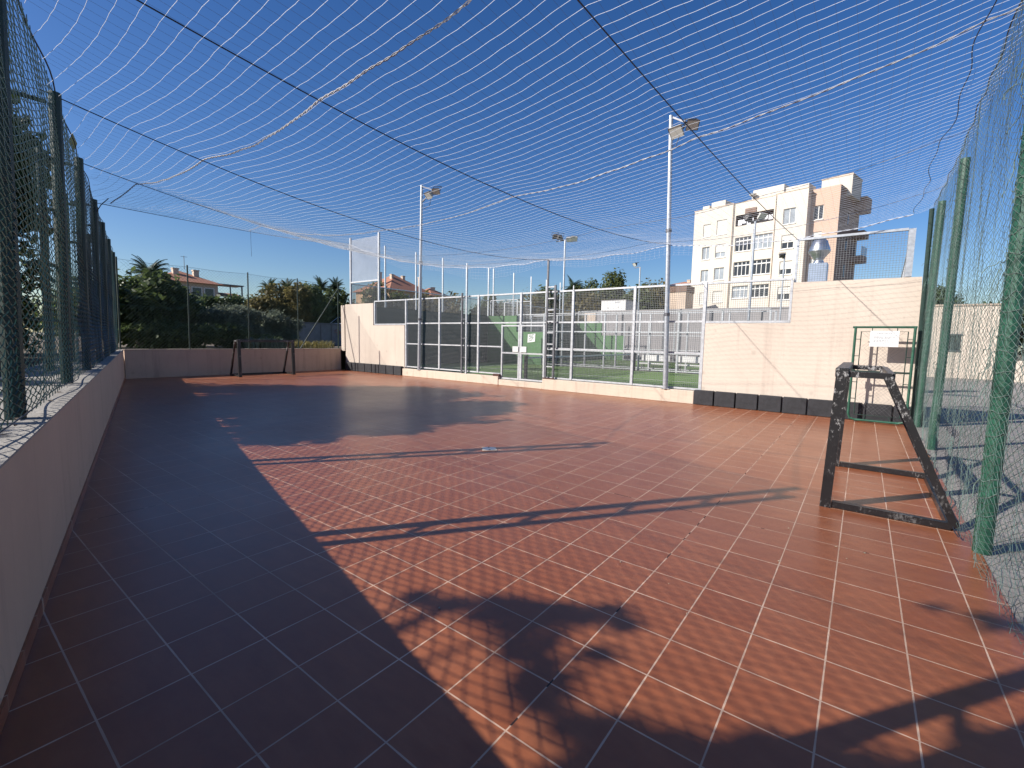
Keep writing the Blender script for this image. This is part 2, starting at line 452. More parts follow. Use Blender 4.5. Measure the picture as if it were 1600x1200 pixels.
mb = MB(); mb.box(-19.97,-19.75,4.42,12.5,0,.972); mb.build('wall_face', M['back'], t)
mb = MB(); mb.box(-19.99,-19.735,4.42,12.5,.974,1.0); mb.build('capping', M['cap'], t)

# ------------------------------------------------------------------ padel walls, kerb, pads
mb = MB()
mb.prism_xz([(-19.42,0),(-15.19,0),(-15.19,2.09),(-17.29,2.09),(-17.29,3.06),(-19.42,3.06)], 12.55, 12.75)
tag(mb.build('stepped_wall', M['cream'], loc=(-17.3,12.6,0)), 'cream stepped end wall of the padel court next to the far left low wall', 'wall')
mb = MB()
mb.prism_xz([(-3.3,0),(.97,0),(.84,3.03),(-1.4,3.04),(-1.4,2.11),(-3.3,2.11)], 12.55, 12.75)
tag(mb.build('stepped_wall', M['cream'], loc=(-1.2,12.6,0)), 'tall sunlit cream stepped wall behind the open green gate', 'wall')
mb = MB(); mb.box(-19.72,-19.46,12.52,12.72,.9,3.02)
tag(mb.build('wall_pier', M['cream'], loc=(-19.6,12.6,0)), 'narrow cream pier at the left end of the stepped padel wall', 'pier')
t = thing('kerb', 'low cream rendered kerb under the padel court fence', 'kerb', (-9.3,12.5,0))
mb = MB(); mb.bbox(-15.17,-10.05,12.42,12.70,0,.30,.012); mb.bbox(-8.2,-3.44,12.40,12.71,0,.345,.012); mb.build('raised_kerb', M['kerb'], t)
mb = MB(); mb.bbox(-10.04,-8.21,12.43,12.70,0,.20,.012); mb.build('threshold', M['kerb'], t)

pad = MB(); pad.bbox(-.24,.24,-.07,.07,0,.38,.012)
pads = []
first = None
spots = [(-19.02 + k*.505, 'left') for k in range(8)] + [(-3.2 + k*.505, 'right') for k in range(9)]
nl = ['first', 'second', 'third', 'fourth', 'fifth', 'sixth', 'seventh', 'eighth', 'ninth']
for k, (x, side) in enumerate(spots):
    if first is None:
        o = first = pad.build('rubber_pad', M['rubber'], loc=(0,0,0))
    else:
        o = first.copy(); C.objects.link(o)
    o.location = (x, 12.475, 0); o.rotation_euler.z = random.uniform(-.012, .012)
    i = k if side == 'left' else k-8
    if side == 'left': lab = 'rubber pad under the far stepped wall, %s counting from the low wall corner' % nl[i]
    else: lab = 'rubber pad under the tall cream wall, %s counting from the kerb end' % nl[i]
    tag(o, lab, 'pad', 'black rubber pads along the padel walls')

# ------------------------------------------------------------------ padel court inner walls
def side_far(y, lab, mat):
    t = thing('court_side_wall', lab, 'wall', (-17.2, y, 0))
    mb = MB(); mb.prism_xz([(-19.3,.1),(-15.0,.1),(-15.0,2.06),(-17.0,2.06),(-17.0,3.05),(-19.3,3.05)], y, y+.2)
    mb.build('wall_face', mat, t)
    return t
side_far(22.72, 'green stepped side wall, partly in shade, behind the padel court doors', M['pgreen'])
side_far(34.2, 'green stepped side wall of the farther padel court with a diagonal shadow', M['pgreen'])
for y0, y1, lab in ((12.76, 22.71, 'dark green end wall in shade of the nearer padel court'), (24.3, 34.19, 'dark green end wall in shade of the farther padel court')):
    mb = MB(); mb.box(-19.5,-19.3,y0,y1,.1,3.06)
    tag(mb.build('court_end_wall', M['pgreen_shaded'], loc=(-19.4,(y0+y1)/2,.1)), lab, 'wall')

# ------------------------------------------------------------------ fence builders
def mesh_panel_y(mb, x0, x1, z0, z1, y, s=.05, w=.005):
    n = max(1, round((x1-x0)/s))
    for k in range(n+1):
        x = x0 + (x1-x0)*k/n; mb.box(x-w/2, x+w/2, y-w/2, y+w/2, z0, z1)
    n = max(1, round((z1-z0)/s))
    for k in range(n+1):
        z = z0 + (z1-z0)*k/n; mb.box(x0, x1, y+w/2+.0005, y+w*1.5, z-w/2, z+w/2)
def mesh_panel_x(mb, y0, y1, z0, z1, x, s=.05, w=.005):
    n = max(1, round((y1-y0)/s))
    for k in range(n+1):
        y = y0 + (y1-y0)*k/n; mb.box(x-w/2, x+w/2, y-w/2, y+w/2, z0, z1)
    n = max(1, round((z1-z0)/s))
    for k in range(n+1):
        z = z0 + (z1-z0)*k/n; mb.box(x+w/2+.0005, x+w*1.5, y0, y1, z-w/2, z+w/2)

FY = 12.58
XS = [-15.1, -13.13, -11.12, -9.22, -7.23, -5.24, -3.34]
t = thing('padel_fence', 'white galvanised mesh fence standing on the cream kerb in front of the padel court', 'fence', (-9.2, FY, 0))
for x in XS:
    z0 = .22 if x == -9.22 else .36
    mb = MB(); mb.bbox(x-.04, x+.04, FY-.04, FY+.04, z0, 3.16, .006); mb.build('post', M['galvw'], t)
for z, w in ((3.13,.05), (2.16,.05)):
    for a_, b_ in zip(XS, XS[1:]):
        mb = MB(); mb.bar((a_+.042, FY, z), (b_-.042, FY, z), w); mb.build('rail', M['galvw'], t)
mb = MB()
for a_, b_ in ((-15.1,-13.13),(-13.13,-11.12),(-11.12,-10.0),(-8.25,-7.23),(-7.23,-5.24),(-5.24,-3.34)):
    mb = MB(); mb.bar((a_+.042, FY, 1.33), (b_-.042, FY, 1.33), .045); mb.build('rail', M['galvw'], t)
for a_, b_ in ((-15.1,-13.13),(-13.13,-11.12),(-11.12,-10.04),(-8.2,-7.23),(-7.23,-5.24),(-5.24,-3.34)):
    mb = MB(); mb.bar((a_+.042, FY, .385), (b_-.042, FY, .385), .045); mb.build('rail', M['galvw'], t)
for a_, b_ in zip(XS, XS[1:]):
    mb = MB()
    if b_ == -9.22 or a_ == -9.22:
        mesh_panel_y(mb, a_+.05, b_-.05, 2.2, 3.1, FY)
        if b_ == -9.22: mesh_panel_y(mb, a_+.05, -10.05, .41, 2.13, FY)
        else: mesh_panel_y(mb, -8.2, b_-.05, .41, 2.13, FY)
    else: mesh_panel_y(mb, a_+.05, b_-.05, .41, 3.1, FY)
    mb.build('mesh_panel', M['mesh'], t)
# raised part over the lower step of the left wall
mb = MB(); mb.bar((-17.22,FY,3.13),(-15.142,FY,3.13),.05); mb.bar((-17.22,FY,2.13),(-15.142,FY,2.13),.05); mb.bar((-17.2,FY,2.15),(-17.2,FY,3.1),.06); mb.build('step_frame', M['galvw'], t)
mb = MB(); mesh_panel_y(mb, -17.15, -15.15, 2.16, 3.1, FY); mb.build('mesh_panel', M['mesh'], t)
# right end over the lower step
mb = MB(); mb.bar((-3.3,FY,3.13),(-1.42,FY,3.13),.05); mb.bar((-3.298,FY,2.145),(-1.42,FY,2.145),.05); mb.bar((-1.43,FY-.003,2.17),(-1.43,FY-.003,3.1),.05); mb.build('step_frame', M['galvw'], t)
mb = MB(); mesh_panel_y(mb, -3.27, -1.47, 2.18, 3.1, FY); mb.build('mesh_panel', M['mesh'], t)
# doors
for xa, xb, hinge in ((-10.0, -9.27, -1), (-9.17, -8.25, 1)):
    d = MB()
    d.bar((xa,FY-.02,.22),(xa,FY-.02,2.09),.055); d.bar((xb,FY-.02,.22),(xb,FY-.02,2.09),.055)
    for z in (.25, 1.13, 2.06): d.bar((xa+.028,FY-.02,z),(xb-.028,FY-.02,z),.05)
    door = d.build('door', M['galvw'], t)
    mb = MB(); mesh_panel_y(mb, xa+.03, xb-.03, .28, 2.03, FY-.03); mb.build('door_mesh', M['mesh'], door)
    mb = MB(); lx = xb-.24 if hinge < 0 else xa; mb.bbox(lx, lx+.24, FY-.075, FY-.05, 1.17, 1.36, .006); mb.build('lock_plate', M['white'], door)

t = thing('notice', 'small white paper notice tied to the right door of the padel fence', 'notice', (-8.74, FY-.05, 1.5))
mb = MB(); mb.add([(-8.90,FY-.058,1.50),(-8.60,FY-.058,1.535),(-8.59,FY-.058,1.80),(-8.89,FY-.058,1.775),(-8.90,FY-.052,1.50),(-8.60,FY-.052,1.535),(-8.59,FY-.052,1.80),(-8.89,FY-.052,1.775)],
       [(0,1,2,3),(7,6,5,4),(0,4,5,1),(1,5,6,2),(2,6,7,3),(3,7,4,0)]); mb.cur = 1
for x0, x1, z in ((-8.84,-8.75,1.745),(-8.85,-8.68,1.705),(-8.73,-8.65,1.755),(-8.80,-8.66,1.66),(-8.86,-8.78,1.62),(-8.74,-8.67,1.62),(-8.82,-8.72,1.575)):
    mb.bar((x0,FY-.0595,z),(x1,FY-.0595,z+.012),.002,.02)
mb.build('printed_sheet', [M['paper'], M['inkd']], t)

# far side fences of both courts
def plain_fence(y, lab):
    t = thing('padel_fence', lab, 'fence', (-9.2, y, 0))
    for x in np.linspace(-15.0, -3.3, 7):
        mb = MB(); mb.bbox(x-.04, x+.04, y-.04, y+.04, .1, 3.14, .006); mb.build('post', M['galvw'], t)
    for z in (.2, 1.05, 2.1, 3.12):
        mb = MB(); mb.bar((-15,y-.045,z),(-3.3,y-.045,z),.045); mb.build('rail', M['galvw'], t)
    mb = MB(); mesh_panel_y(mb, -14.9, -3.4, .25, 3.1, y+.02, .10, .004); mb.build('mesh_panel', M['meshd'], t)
    mb = MB(); mb.bar((-17,y+.1,2.1),(-17,y+.1,3.1),.05); mb.bar((-16.97,y+.1,3.1),(-15.04,y+.1,3.1),.05); mesh_panel_y(mb, -16.95, -15.05, 2.1, 3.05, y+.1, .1, .006)
    mb.build('step_frame', M['galvw'], t)
    mb = MB(); mb.bar((-19.2,y+.1,3.1),(-19.2,y+.1,4.0),.05); mb.bar((-19.2,y+.1,4.03),(-17.05,y+.1,4.03),.05); mb.bar((-17.05,y+.1,3.1),(-17.05,y+.1,4.0),.05)
    mesh_panel_y(mb, -19.15, -17.1, 3.1, 4.0, y+.1, .1, .006); mb.build('top_frame', M['galvw'], t)
    return t
plain_fence(22.75, 'mesh fence on the far side of the nearer padel court')
plain_fence(24.2, 'mesh fence on the near side of the farther padel court')
plain_fence(34.2, 'mesh fence on the far side of the farther padel court before the grey wall')

# mesh above the tall part of the left wall with two high posts and a fine net between
t = thing('wall_top_screen', 'two tall slim posts with a grey net screen above the far stepped wall', 'screen', (-18.1, 12.63, 3.07))
for x in (-19.1, -17.0):
    mb = MB(); z0 = 3.065 if x < -18 else 3.17
    mb.bar((x,12.65,z0),(x+.03,12.65,6.06),.075); mb.build('post', M['galvw'], t)
mb = MB(); mb.bar((-19.06,12.65,4.05),(-17.04,12.65,4.05),.06); mb.build('rail', M['galvw'], t)
mb = MB(); mesh_panel_y(mb, -19.05, -17.05, 3.1, 4.0, 12.65, .05, .006); mb.build('mesh_panel', M['meshd'], t)
mb = MB(); mesh_panel_y(mb, -19.05, -17.02, 4.09, 5.95, 12.66, .030, .0065); mb.build('fine_net', M['netw'], t)

# end wall screen with tall posts
t = thing('end_wall_screen', 'row of tall slim posts and mesh standing on the dark green padel end walls', 'screen', (-19.4, 23, 3.06))
for y in (14.82, 16.83, 18.81, 20.82, 22.85, 23.35, 25.52, 27.59, 29.6, 31.6, 33.7):
    mb = MB(); mb.bar((-19.4, y, 3.07 if y not in (22.85, 23.35) else .06), (-19.4, y, 6.12), .065); mb.build('post', M['galv'], t)
for ya, yb in ((12.8,22.8),(24.3,34.1)):
    mb = MB(); mb.bar((-19.36, ya, 4.03), (-19.36, yb, 4.03), .045); mb.build('rail', M['galv'], t)
mb = MB(); mesh_panel_x(mb, 12.85, 22.7, 3.1, 4.0, -19.40, .06, .006); mesh_panel_x(mb, 24.35, 34.1, 3.1, 4.0, -19.40, .1, .006); mb.build('mesh_panel', M['meshd'], t)
P = []
for z in np.arange(4.15, 6.0, .13): P.append([(-19.4, y, z - .1*math.sin((y-12.8)/2*math.pi)**2*(z-4)/2) for y in np.linspace(12.8, 34, 60)])
V, F = threads(P, .0025); np_mesh('top_net', V, F, M['netdk'], t)

# top right mesh screen on the tall wall
t = thing('wall_top_screen', 'galvanised mesh screen on top of the tall cream wall beside the netting fence', 'screen', (-.4, 12.65, 3.04))
for x, w in ((-1.38,.045), (.62,.11)):
    mb = MB(); mb.bar((x,12.65,3.05),(x,12.65,4.0 if w < .1 else 4.02),w); mb.build('post', M['galv'], t)
mb = MB(); mb.bar((-1.40,12.65,4.02),(.56,12.65,4.02),.05); mb.build('rail', M['galv'], t)
mb = MB(); mesh_panel_y(mb, -1.36, .56, 3.06, 3.99, 12.65, .05, .005); mb.build('mesh_panel', M['mesh'], t)
mb = MB()
for k in range(28):
    f = k/27; zt = 3.98 - .9*f; y = 12.72 + f*3.0
    mb.box(.618,.623,y-.0025,y+.0025,3.06,max(3.07, zt))
for k in range(18):
    f = k/18; mb.box(.6235,.628,12.72,12.72+3.0*(1-f),3.07+.9*f-.0025,3.07+.9*f+.0025)
mb.bar((.62,12.71,4.0),(.62,15.75,3.08),.03); mb.bar((.62,12.71,3.06),(.62,15.75,3.06),.03)
mb.build('side_gusset', M['galvw'], t)

# net of the padel court
for y0, y1, lab in ((12.95, 22.5, 'black padel net with white band across the nearer court'), (24.5, 34.0, 'black padel net with white band across the farther court')):
    t = thing('padel_net', lab, 'net', (-9.25, y0, .12))
    for y in (y0, y1):
        mb = MB(); mb.bar((-9.25,y,.12),(-9.25,y,1.05),.09); mb.build('post', M['pnet'], t)
    mb = MB(); mesh_panel_x(mb, y0+.05, y1-.05, .15, .93, -9.25, .05, .005); mb.build('mesh', M['pnet'], t)
    mb = MB(); mb.box(-9.265,-9.235,y0+.05,y1-.05,.94,1.0); mb.build('white_band', M['white'], t)
# benches between the courts
def bench(x, y, lab):
    t = thing('bench', lab, 'bench', (x, y, .06), 'pale benches between the padel courts')
    mb = MB(); mb.bbox(x-.75,x+.75,y-.2,y+.2,.46,.52,.01); mb.build('seat', M['white'], t)
    mb = MB(); mb.bbox(x-.75,x+.75,y+.18,y+.22,.62,.92,.01); mb.build('backrest', M['white'], t)
    for s in (-.6, .6):
        mb = MB(); mb.bar((x+s,y-.15,.06),(x+s,y-.15,.46),.05); mb.bar((x+s,y+.16,.06),(x+s,y+.16,.93),.045); mb.build('leg', M['steeld'], t)
bench(-8.6, 23.5, 'pale bench between the padel courts, left of the other two')
bench(-6.7, 23.5, 'pale bench between the padel courts, between two similar benches')
bench(-4.9, 23.5, 'pale bench between the padel courts, nearest to the tall cream wall')
# grey boundary wall behind with door frames
t = thing('boundary_wall', 'long grey concrete wall behind the farther padel court', 'wall', (-8, 38, 0))
mb = MB(); mb.box(-19.4, 1.2, 38.0, 38.25, 0, 4.2); mb.build('wall_face', M['gwall'], t)
mb = MB(); mb.box(-19.45, 1.25, 37.95, 38.3, 4.203, 4.30); mb.build('capping', M['gwall'], t)
for x in (-17.0, -13.2, -9.6, -6.2):
    mb = MB(); mb.box(x-.09, x+.09, 37.86, 37.995, 0, 4.1); mb.build('pilaster', M['steeld'] if x in (-13.2, -9.6) else M['gwall'], t)
mb = MB(); mb.box(-20.6,-19.46,37.9,38.2,0,4.1)
tag(mb.build('wall_pier', M['hwall'], loc=(-20,38,0)), 'pinkish pier at the left end of the grey boundary wall', 'pier')
# white box behind the wall
t = thing('white_cabin', 'white box shaped cabin showing above the grey boundary wall', 'cabin', (-20.5, 45, 0))
mb = MB(); mb.box(-21.97,-19.3,44,47,0,5.75); mb.build('cabin_body', M['white'], t)
mb = MB(); mb.box(-22.0,-19.25,43.96,47.04,5.752,5.82); mb.build('roof_edge', M['gwall'], t)
mb = MB()
for x, z in ((-21.2,5.0),(-20.1,5.05),(-20.4,5.55),(-20.25,5.55),(-20.1,5.56),(-19.95,5.56)): mb.box(x-.06,x+.06,43.985,43.998,z-.03,z+.03)
mb.build('small_marks', M['ink'], t)

# ------------------------------------------------------------------ ladder mast and net posts
t = thing('ladder_mast', 'dark steel ladder mast with rungs on the kerb right of the padel doors', 'mast', (-8.0, 12.46, .345))
for x, h in ((-8.12, 4.12), (-7.83, 3.32)):
    mb = MB(); mb.bar((x,12.47,.347),(x,12.47,h),.055); mb.build('upright', M['steeld'], t)
mb = MB()
for z in np.arange(.75, 3.3, .36):
    mb = MB(); mb.bar((-8.09,12.47,z),(-7.86,12.47,z),.035); mb.build('rung', M['galvw'], t)
t = thing('net_post', 'pair of dark steel net posts in front of the padel fence left of the doors', 'post', (-11.85, 12.47, .3))
for x, h, m in ((-11.62, 4.2, 'galv'), (-11.84, 3.25, 'steeld')):
    mb = MB(); mb.bar((x,12.47,.302),(x,12.47,h),.055); mb.build('upright', M[m], t)
mb = MB()
for z in (.9, 1.6, 2.3, 3.0): mb.bar((-11.81,12.47,z),(-11.65,12.47,z),.03)
mb.build('spacer', M['steeld'], t)

# ------------------------------------------------------------------ light poles
def flood(t, base, p, aim, size=.42, mats=('lampw','lens')):
    """floodlight: flared housing, front glass, yoke"""
    p = Vector(p); d = Vector(aim).normalized(); s = d.cross(Vector((0,0,1))).normalized(); u = s.cross(d)
    w, h, dp = size, size*.8, size*.62
    mb = MB()
    def ring(k, off): return [p + d*off + s*(w/2*k)*a + u*(h/2*k)*b for a, b in ((-1,-1),(1,-1),(1,1),(-1,1))]
    r0, r1, r2 = ring(.42,-dp), ring(.9,-dp*.35), ring(1,0)
    for A, B in ((r0,r1),(r1,r2)):
        for k in range(4): mb.face(A[k],A[(k+1)%4],B[(k+1)%4],B[k])
    mb.face(*reversed(r0))
    lamp = mb.build('floodlight', M[mats[0]], t)
    mb = MB(); g = ring(.92,-.01); mb.face(*g); mb.build('lamp_glass', M[mats[1]], lamp)
    mb = MB(); q = p - d*dp*.4
    mb.tube([q - s*w*.5, q - s*w*.56 + u*.05, q - s*w*.5 - d*.28, q + s*w*.5 - d*.28, q + s*w*.56 + u*.05, q + s*w*.5], .014, 5)
    mb.build('yoke', M['lampd'], lamp)
def pole(base, top, lab, arm=1.2, size=.42):
    t = thing('light_pole', lab, 'light pole', base)
    b = Vector(base); tp = Vector(top)
    mb = MB(); mb.tube([b, b.lerp(tp,.5), tp], .068, 12, True, .052); mb.build('shaft', M['galv'], t, smooth=False)
    mb = MB(); mb.bbox(b.x-.11,b.x+.11,b.y-.045,b.y+.045,b.z,b.z+.02,.004); mb.build('base_plate', M['galv'], t)
    mb = MB(); a = tp + Vector((arm, -.05, -.42))
    mb.bar(tp + Vector((.05,0,-.06)), a, .04); mb.bar(tp + Vector((.05,0,-.62)), tp.lerp(a,.65) + Vector((.02,0,-.05)), .035)
    mb.build('bracket_arm', M['steeld'], t)
    mb = MB()
    for z in (2.1, 4.4): 
        q = b.lerp(tp, z/(tp.z)); mb.tube([q-Vector((0,0,.04)), q+Vector((0,0,.04))], .08, 10)
    mb.build('clamp', M['steeld'], t)
    # cable loop
    mb = MB(); mb.tube([a + Vector((-.35,0,-.12)), a + Vector((-.45,0,-.42)), a + Vector((-.75,0,-.5)), tp + Vector((.12,0,-.75))], .01, 5); mb.build('wire', M['cable'], t)
    flood(t, b, a + Vector((-.42,-.12,-.10)), (-.15,-.75,-.75), size)
    flood(t, b, a + Vector((-.02,-.08,-.02)), (.35,-.6,-.75), size*.85, ('lampd','lens'))
    return t
pole((-4.2,12.42,.347), (-4.42,12.42,7.46), 'tall galvanised light pole on the kerb before the apartment block', .62, .36)
pole((-14.16,12.44,.30), (-13.99,12.42,7.43), 'tall galvanised light pole before the dark green padel end wall', .95, .34)
def mast(x, y, h, lab, heads):
    t = thing('light_pole', lab, 'light pole', (x,y,.06))
    mb = MB(); mb.tube([(x,y,.06),(x,y,h)], .06, 10, True, .05); mb.build('shaft', M['galv'], t)
    mb = MB()
    ext = [hx for hx, hz, a in heads]
    mb.bar((x+min(ext+[0]),y,h-.03),(x+max(ext+[0]),y,h+.02),.05); mb.build('cross_arm', M['steeld'], t)
    for hx, hz, aim in heads: flood(t, (x,y,0), (x+hx, y-.1, h+hz), aim, .36, ('lampd','lens') if hx < 0 else ('lampw','lens'))
mast(-14.14, 23.4, 7.35, 'light pole with two opposed floodlights beyond the nearer padel court', [(-.6,.2,(-.3,.6,-.45)),(-.3,.1,(-.5,.5,-.6)),(.35,-.05,(.2,-.6,-.6)),(.65,-.05,(.3,-.6,-.6))])
mast(-4.28, 23.4, 7.1, 'light pole with two white floodlights in front of the apartment block', [(-.3,.08,(-.5,.5,-.5)),(.3,.12,(.5,-.4,-.6))])
mast(-14.2, 34.8, 7.35, 'thin light pole with one head above the dark hedge', [(-.45,.2,(-.35,-.6,-.45))])
mast(-4.5, 34.8, 7.2, 'thin light pole with one dark head before the right windows of the apartment block', [(-.12,.12,(-.1,.8,-.35))])

# ------------------------------------------------------------------ left netting fence
LS = [2.82, 5.62, 8.35, 10.75, 13.5, 15.9, 18.4, 21.1]      # positions of the double posts along the left wall
t = thing('netting_fence', 'dark green netting fence with double posts on the left low wall', 'fence', lw(9, .17, 1.0))
TOP = 4.14
for s in LS:
    mb = MB(); mb.tube([lw(s,.17,1.0), lw(s,.10,TOP)], .054, 10); mb.build('post', M['greend'], t)
    if s < 20:
        mb = MB(); mb.tube([lw(s-.06,.56,.94), lw(s-.06,.50,TOP+.02)], .046, 10); mb.build('post', M['greend'], t)
        for z in (1.7, 2.3, 2.9, 3.45, 4.02):
            mb = MB(); mb.bar(lw(s-.045,.44,z+.01), lw(s-.01,.17,z), .035); mb.build('rung', M['greend'], t)
def wav(s, z, a=.05, sc=.9, seed=0.):
    return a*noise.noise((s*sc, z*sc*.8, seed)) + a*.35*noise.noise((s*sc*3.1, z*sc*3, seed+5))
def chain(point, L0, L1, z0, z1, cell, step, ampl, seed, stretch=1.0):
    """two families of diagonal wires over a strip; point(s,z,off)->xyz; woven with a small offset"""
    paths = []
    H = z1 - z0; run = H/stretch
    for fam in (1, -1):
        s = L0 - (run if fam > 0 else 0)
        while s < L1 + (run if fam < 0 else 0):
            pts = []
            n = max(2, int(H/step))
            for k in range(n+1):
                f = k/n; ss = s + fam*run*f; z = z0 + H*f
                if ss < L0 or ss > L1:
                    if pts: paths.append(pts); pts = []
                    continue
                off = ampl*(noise.noise((ss*.9, z*.8, seed)) + .4*noise.noise((ss*2.9, z*2.6, seed+3))) + .0035*fam*(1 if k % 2 else -1)
                ds = .018*noise.noise((ss*2.2, z*2.2, seed+9)); dz = .018*noise.noise((ss*2.0, z*2.4, seed+17))
                pts.append(point(ss+ds, z+dz*(1 if 0<k<n else 0), off))
            if len(pts) > 1: paths.append(pts)
            s += cell
    return paths
paths = chain(lambda s, z, o: tuple(lw(s, .115 - .02*(z-1)/3 + o, z)), .4, 21.1, 1.03, TOP-.01, .17, .03, .028, 1.3, .34)
V, F = threads(paths, .0036, 3); np_mesh('mesh', V, F, M['gmesh'], t)
mb = MB(); mb.tube([lw(s, .10+.02*math.sin(s*3), TOP+.01+.02*math.sin(s*1.7)) for s in np.linspace(.4,21.1,90)], .007, 5); mb.tube([lw(s, .12+.03*math.sin(s*2.1), 1.04+.015*math.sin(s*2.7)) for s in np.linspace(.4,21.1,90)], .005, 5)
mb.tube([lw(s, .11+.03*math.sin(s*2.3), 2.55+.05*math.sin(s*2.2)) for s in np.linspace(.4,21.1,90)], .004, 4)
mb.build('border_rope', M['cable'], t)

# ------------------------------------------------------------------ back wire fence
t = thing('wire_fence', 'thin green chain link fence with slim posts on the far left low wall', 'fence', (-19.86, 8.5, 1.0))
for y in (4.35, 6.36, 8.44, 10.5, 12.45):
    mb = MB(); mb.tube([(-19.86,y,1.0),(-19.84,y+(.03 if y < 10 else 0),4.05)], .026, 8); mb.build('post', M['greend'], t)
mb = MB(); mb.tube([(-19.86,10.58,1.0),(-19.86,12.42,3.72)], .024, 8); mb.build('brace', M['greend'], t)
paths = chain(lambda s, z, o: (-19.9+o, s, z), 4.4, 12.42, 1.02, 3.98, .115, .3, .015, 4.2)
V, F = threads(paths, .0022, 3); np_mesh('mesh', V, F, M['gmesh'], t)
mb = MB()
for z in (3.99, 2.5, 1.03): mb.tube([(-19.89,y,z-.03*math.sin((y-4.35)/2.05*math.pi)**2) for y in np.linspace(4.35,12.45,40)], .004, 4)
mb.build('strand', M['gmesh'], t)

# ------------------------------------------------------------------ right netting fence
def rx(y): return .80 + .13*min(1, max(0, (y-4.5)/5)) 
t = thing('netting_fence', 'green post fence hung with crumpled netting along the right edge of the floor', 'fence', (.95, 6.5, 0))
RP = [(-.3,0),(2.4,0),(5.05,.0),(9.75,.02),(12.3,.02),(12.85,.05)]
for y, lean in RP:
    mb = MB(); r = .058
    mb.tube([(rx(y)+.05,y,0),(rx(y)+.05+lean,y,4.42)], r, 12); mb.build('post', M['green'], t)
mb = MB(); mb.tube([(.90,12.30,0),(.86,12.30,4.3)], .04, 10); mb.build('post', M['greend'], t)
# netting: tall stretched diamonds, crumpled, hung from the top rope
def rnet(s, z, o):
    f = 1 - z/4.42
    fold = .06*noise.noise((s*1.7, z*.35, 3.3)) + .05*noise.noise((s*4.3, z*.9+s, 8.1)) + .03*noise.noise((s*9, z*2.2, 1.7))
    return (rx(s) - .03 + .62*fold*(.35+.9*f) + o, s + .05*noise.noise((s*2.1, z*1.9, 12)) , z + .05*noise.noise((s*2.5, z*2.1, 22)))
paths = chain(rnet, -.6, 12.6, .03, 4.40, .125, .04, .010, 7.7, .42)
netp = paths
paths = chain(lambda s, z, o: (rx(s)+.12+o, s, z), -.6, 12.6, .05, 2.4, .24, .12, .012, 14.7, .4)
V, F = threads(paths, .0016, 3); np_mesh('chain_link', V, F, M['gmesh'], t)
mb = MB()
mb.tube([(rx(y)-.02+.012*math.sin(y*7), y, 4.42+.025*math.sin(y*2.6)+.012*math.sin(y*9)) for y in np.linspace(-.6,12.7,140)], .006, 5)
mb.tube([(rx(y)-.05+.03*math.sin(y*3.1)+.015*math.sin(y*8), y, .03+.012*math.sin(y*5)) for y in np.linspace(5.2,12.6,90)], .0045, 5)
mb.build('border_rope', M['cable'], t)
# rope wraps round the posts and hanging ends belong to the netting
lash = []
for y in (5.05, 9.75, 12.3):
    for z in np.arange(.25, 4.3, .16):
        z += random.uniform(-.05,.05); c = Vector((rx(y)+.05, y, z))
        lash.append([tuple(c + Vector((.064*math.cos(a), .064*math.sin(a), .10*a/6*random.uniform(.4,1.2)-.03))) for a in np.linspace(0, 5.2, 9)])
    for k in range(16):
        z = random.uniform(.3,4.0); p = Vector((rx(y)-.02, y+random.uniform(-.05,.05), z)); pts = [p]
        for j in range(6): p = p + Vector((random.uniform(-.03,.01), random.uniform(-.05,.05), random.uniform(-.09,.01))); pts.append(p)
        lash.append([tuple(q) for q in pts])
V, F = threads(netp, .0016, 3); V2, F2 = threads(lash, .003, 4)
np_mesh('netting', np.concatenate([V, V2]), np.concatenate([F, F2 + len(V)]), M['netd'], t)

# ------------------------------------------------------------------ overhead net
CAB = dict(
 C5=((-2.0,-.25,4.25),(-1.40,12.6,4.03),.16),
 C1=((-4.45,.42,4.12),(-4.30,12.42,4.18),.40),
 C2=((-7.1,1.02,4.12),(-8.12,12.47,4.12),.47),
 C3=((-9.5,1.72,4.10),(-19.08,12.6,5.80),.22),
 C4=((-12.2,2.38,4.10),(-19.09,12.62,5.70),.08))
def cab_pt(k, t_):
    a, b, s = CAB[k]; a = np.array(a); b = np.array(b)
    p = a + (b-a)*t_; p[2] -= s*4*t_*(1-t_); return p
def cab_at(k, y):
    a, b, s = CAB[k]; t_ = min(1, max(0, (y-a[1])/(b[1]-a[1]))); return cab_pt(k, t_)
def fence_x(y):   # top of the left fence at this y
    s = (y + .785 + .9702*.10)/.2423
    return lw(max(0, s), .10).x
def net_knots(y):
    K = [(.95, 4.42), (.62, 4.30)]
    for k in ('C5','C1','C2','C3','C4'):
        a = CAB[k][0]
        if y >= a[1]:
            p = cab_at(k, y); K.append((p[0], p[2]))
    if y < 2.38: K.append((fence_x(y), 4.13))
    return K
def net_z(x, y):
    K = net_knots(y)
    for (xa, za), (xb, zb) in zip(K, K[1:]):
        if xb <= x <= xa + 1e-6:
            u = (xa - x)/max(1e-6, xa - xb); gap = xa - xb
            z = za + (zb-za)*u - .55*4*u*(1-u)*min(1, (gap/11)**2) - .035*4*u*(1-u)
            break
    else: z = K[-1][1]
    return z + .03*noise.noise((x*.8, y*.9, 1)) + .014*noise.noise((x*2.6, y*2.9, 6))
t = thing('overhead_net', 'white sports net stretched overhead as a roof above the tiled floor', 'net', (-7, 6, 4.1))
CELL = .126
rows = np.arange(-.3, 12.5, CELL)
paths = []
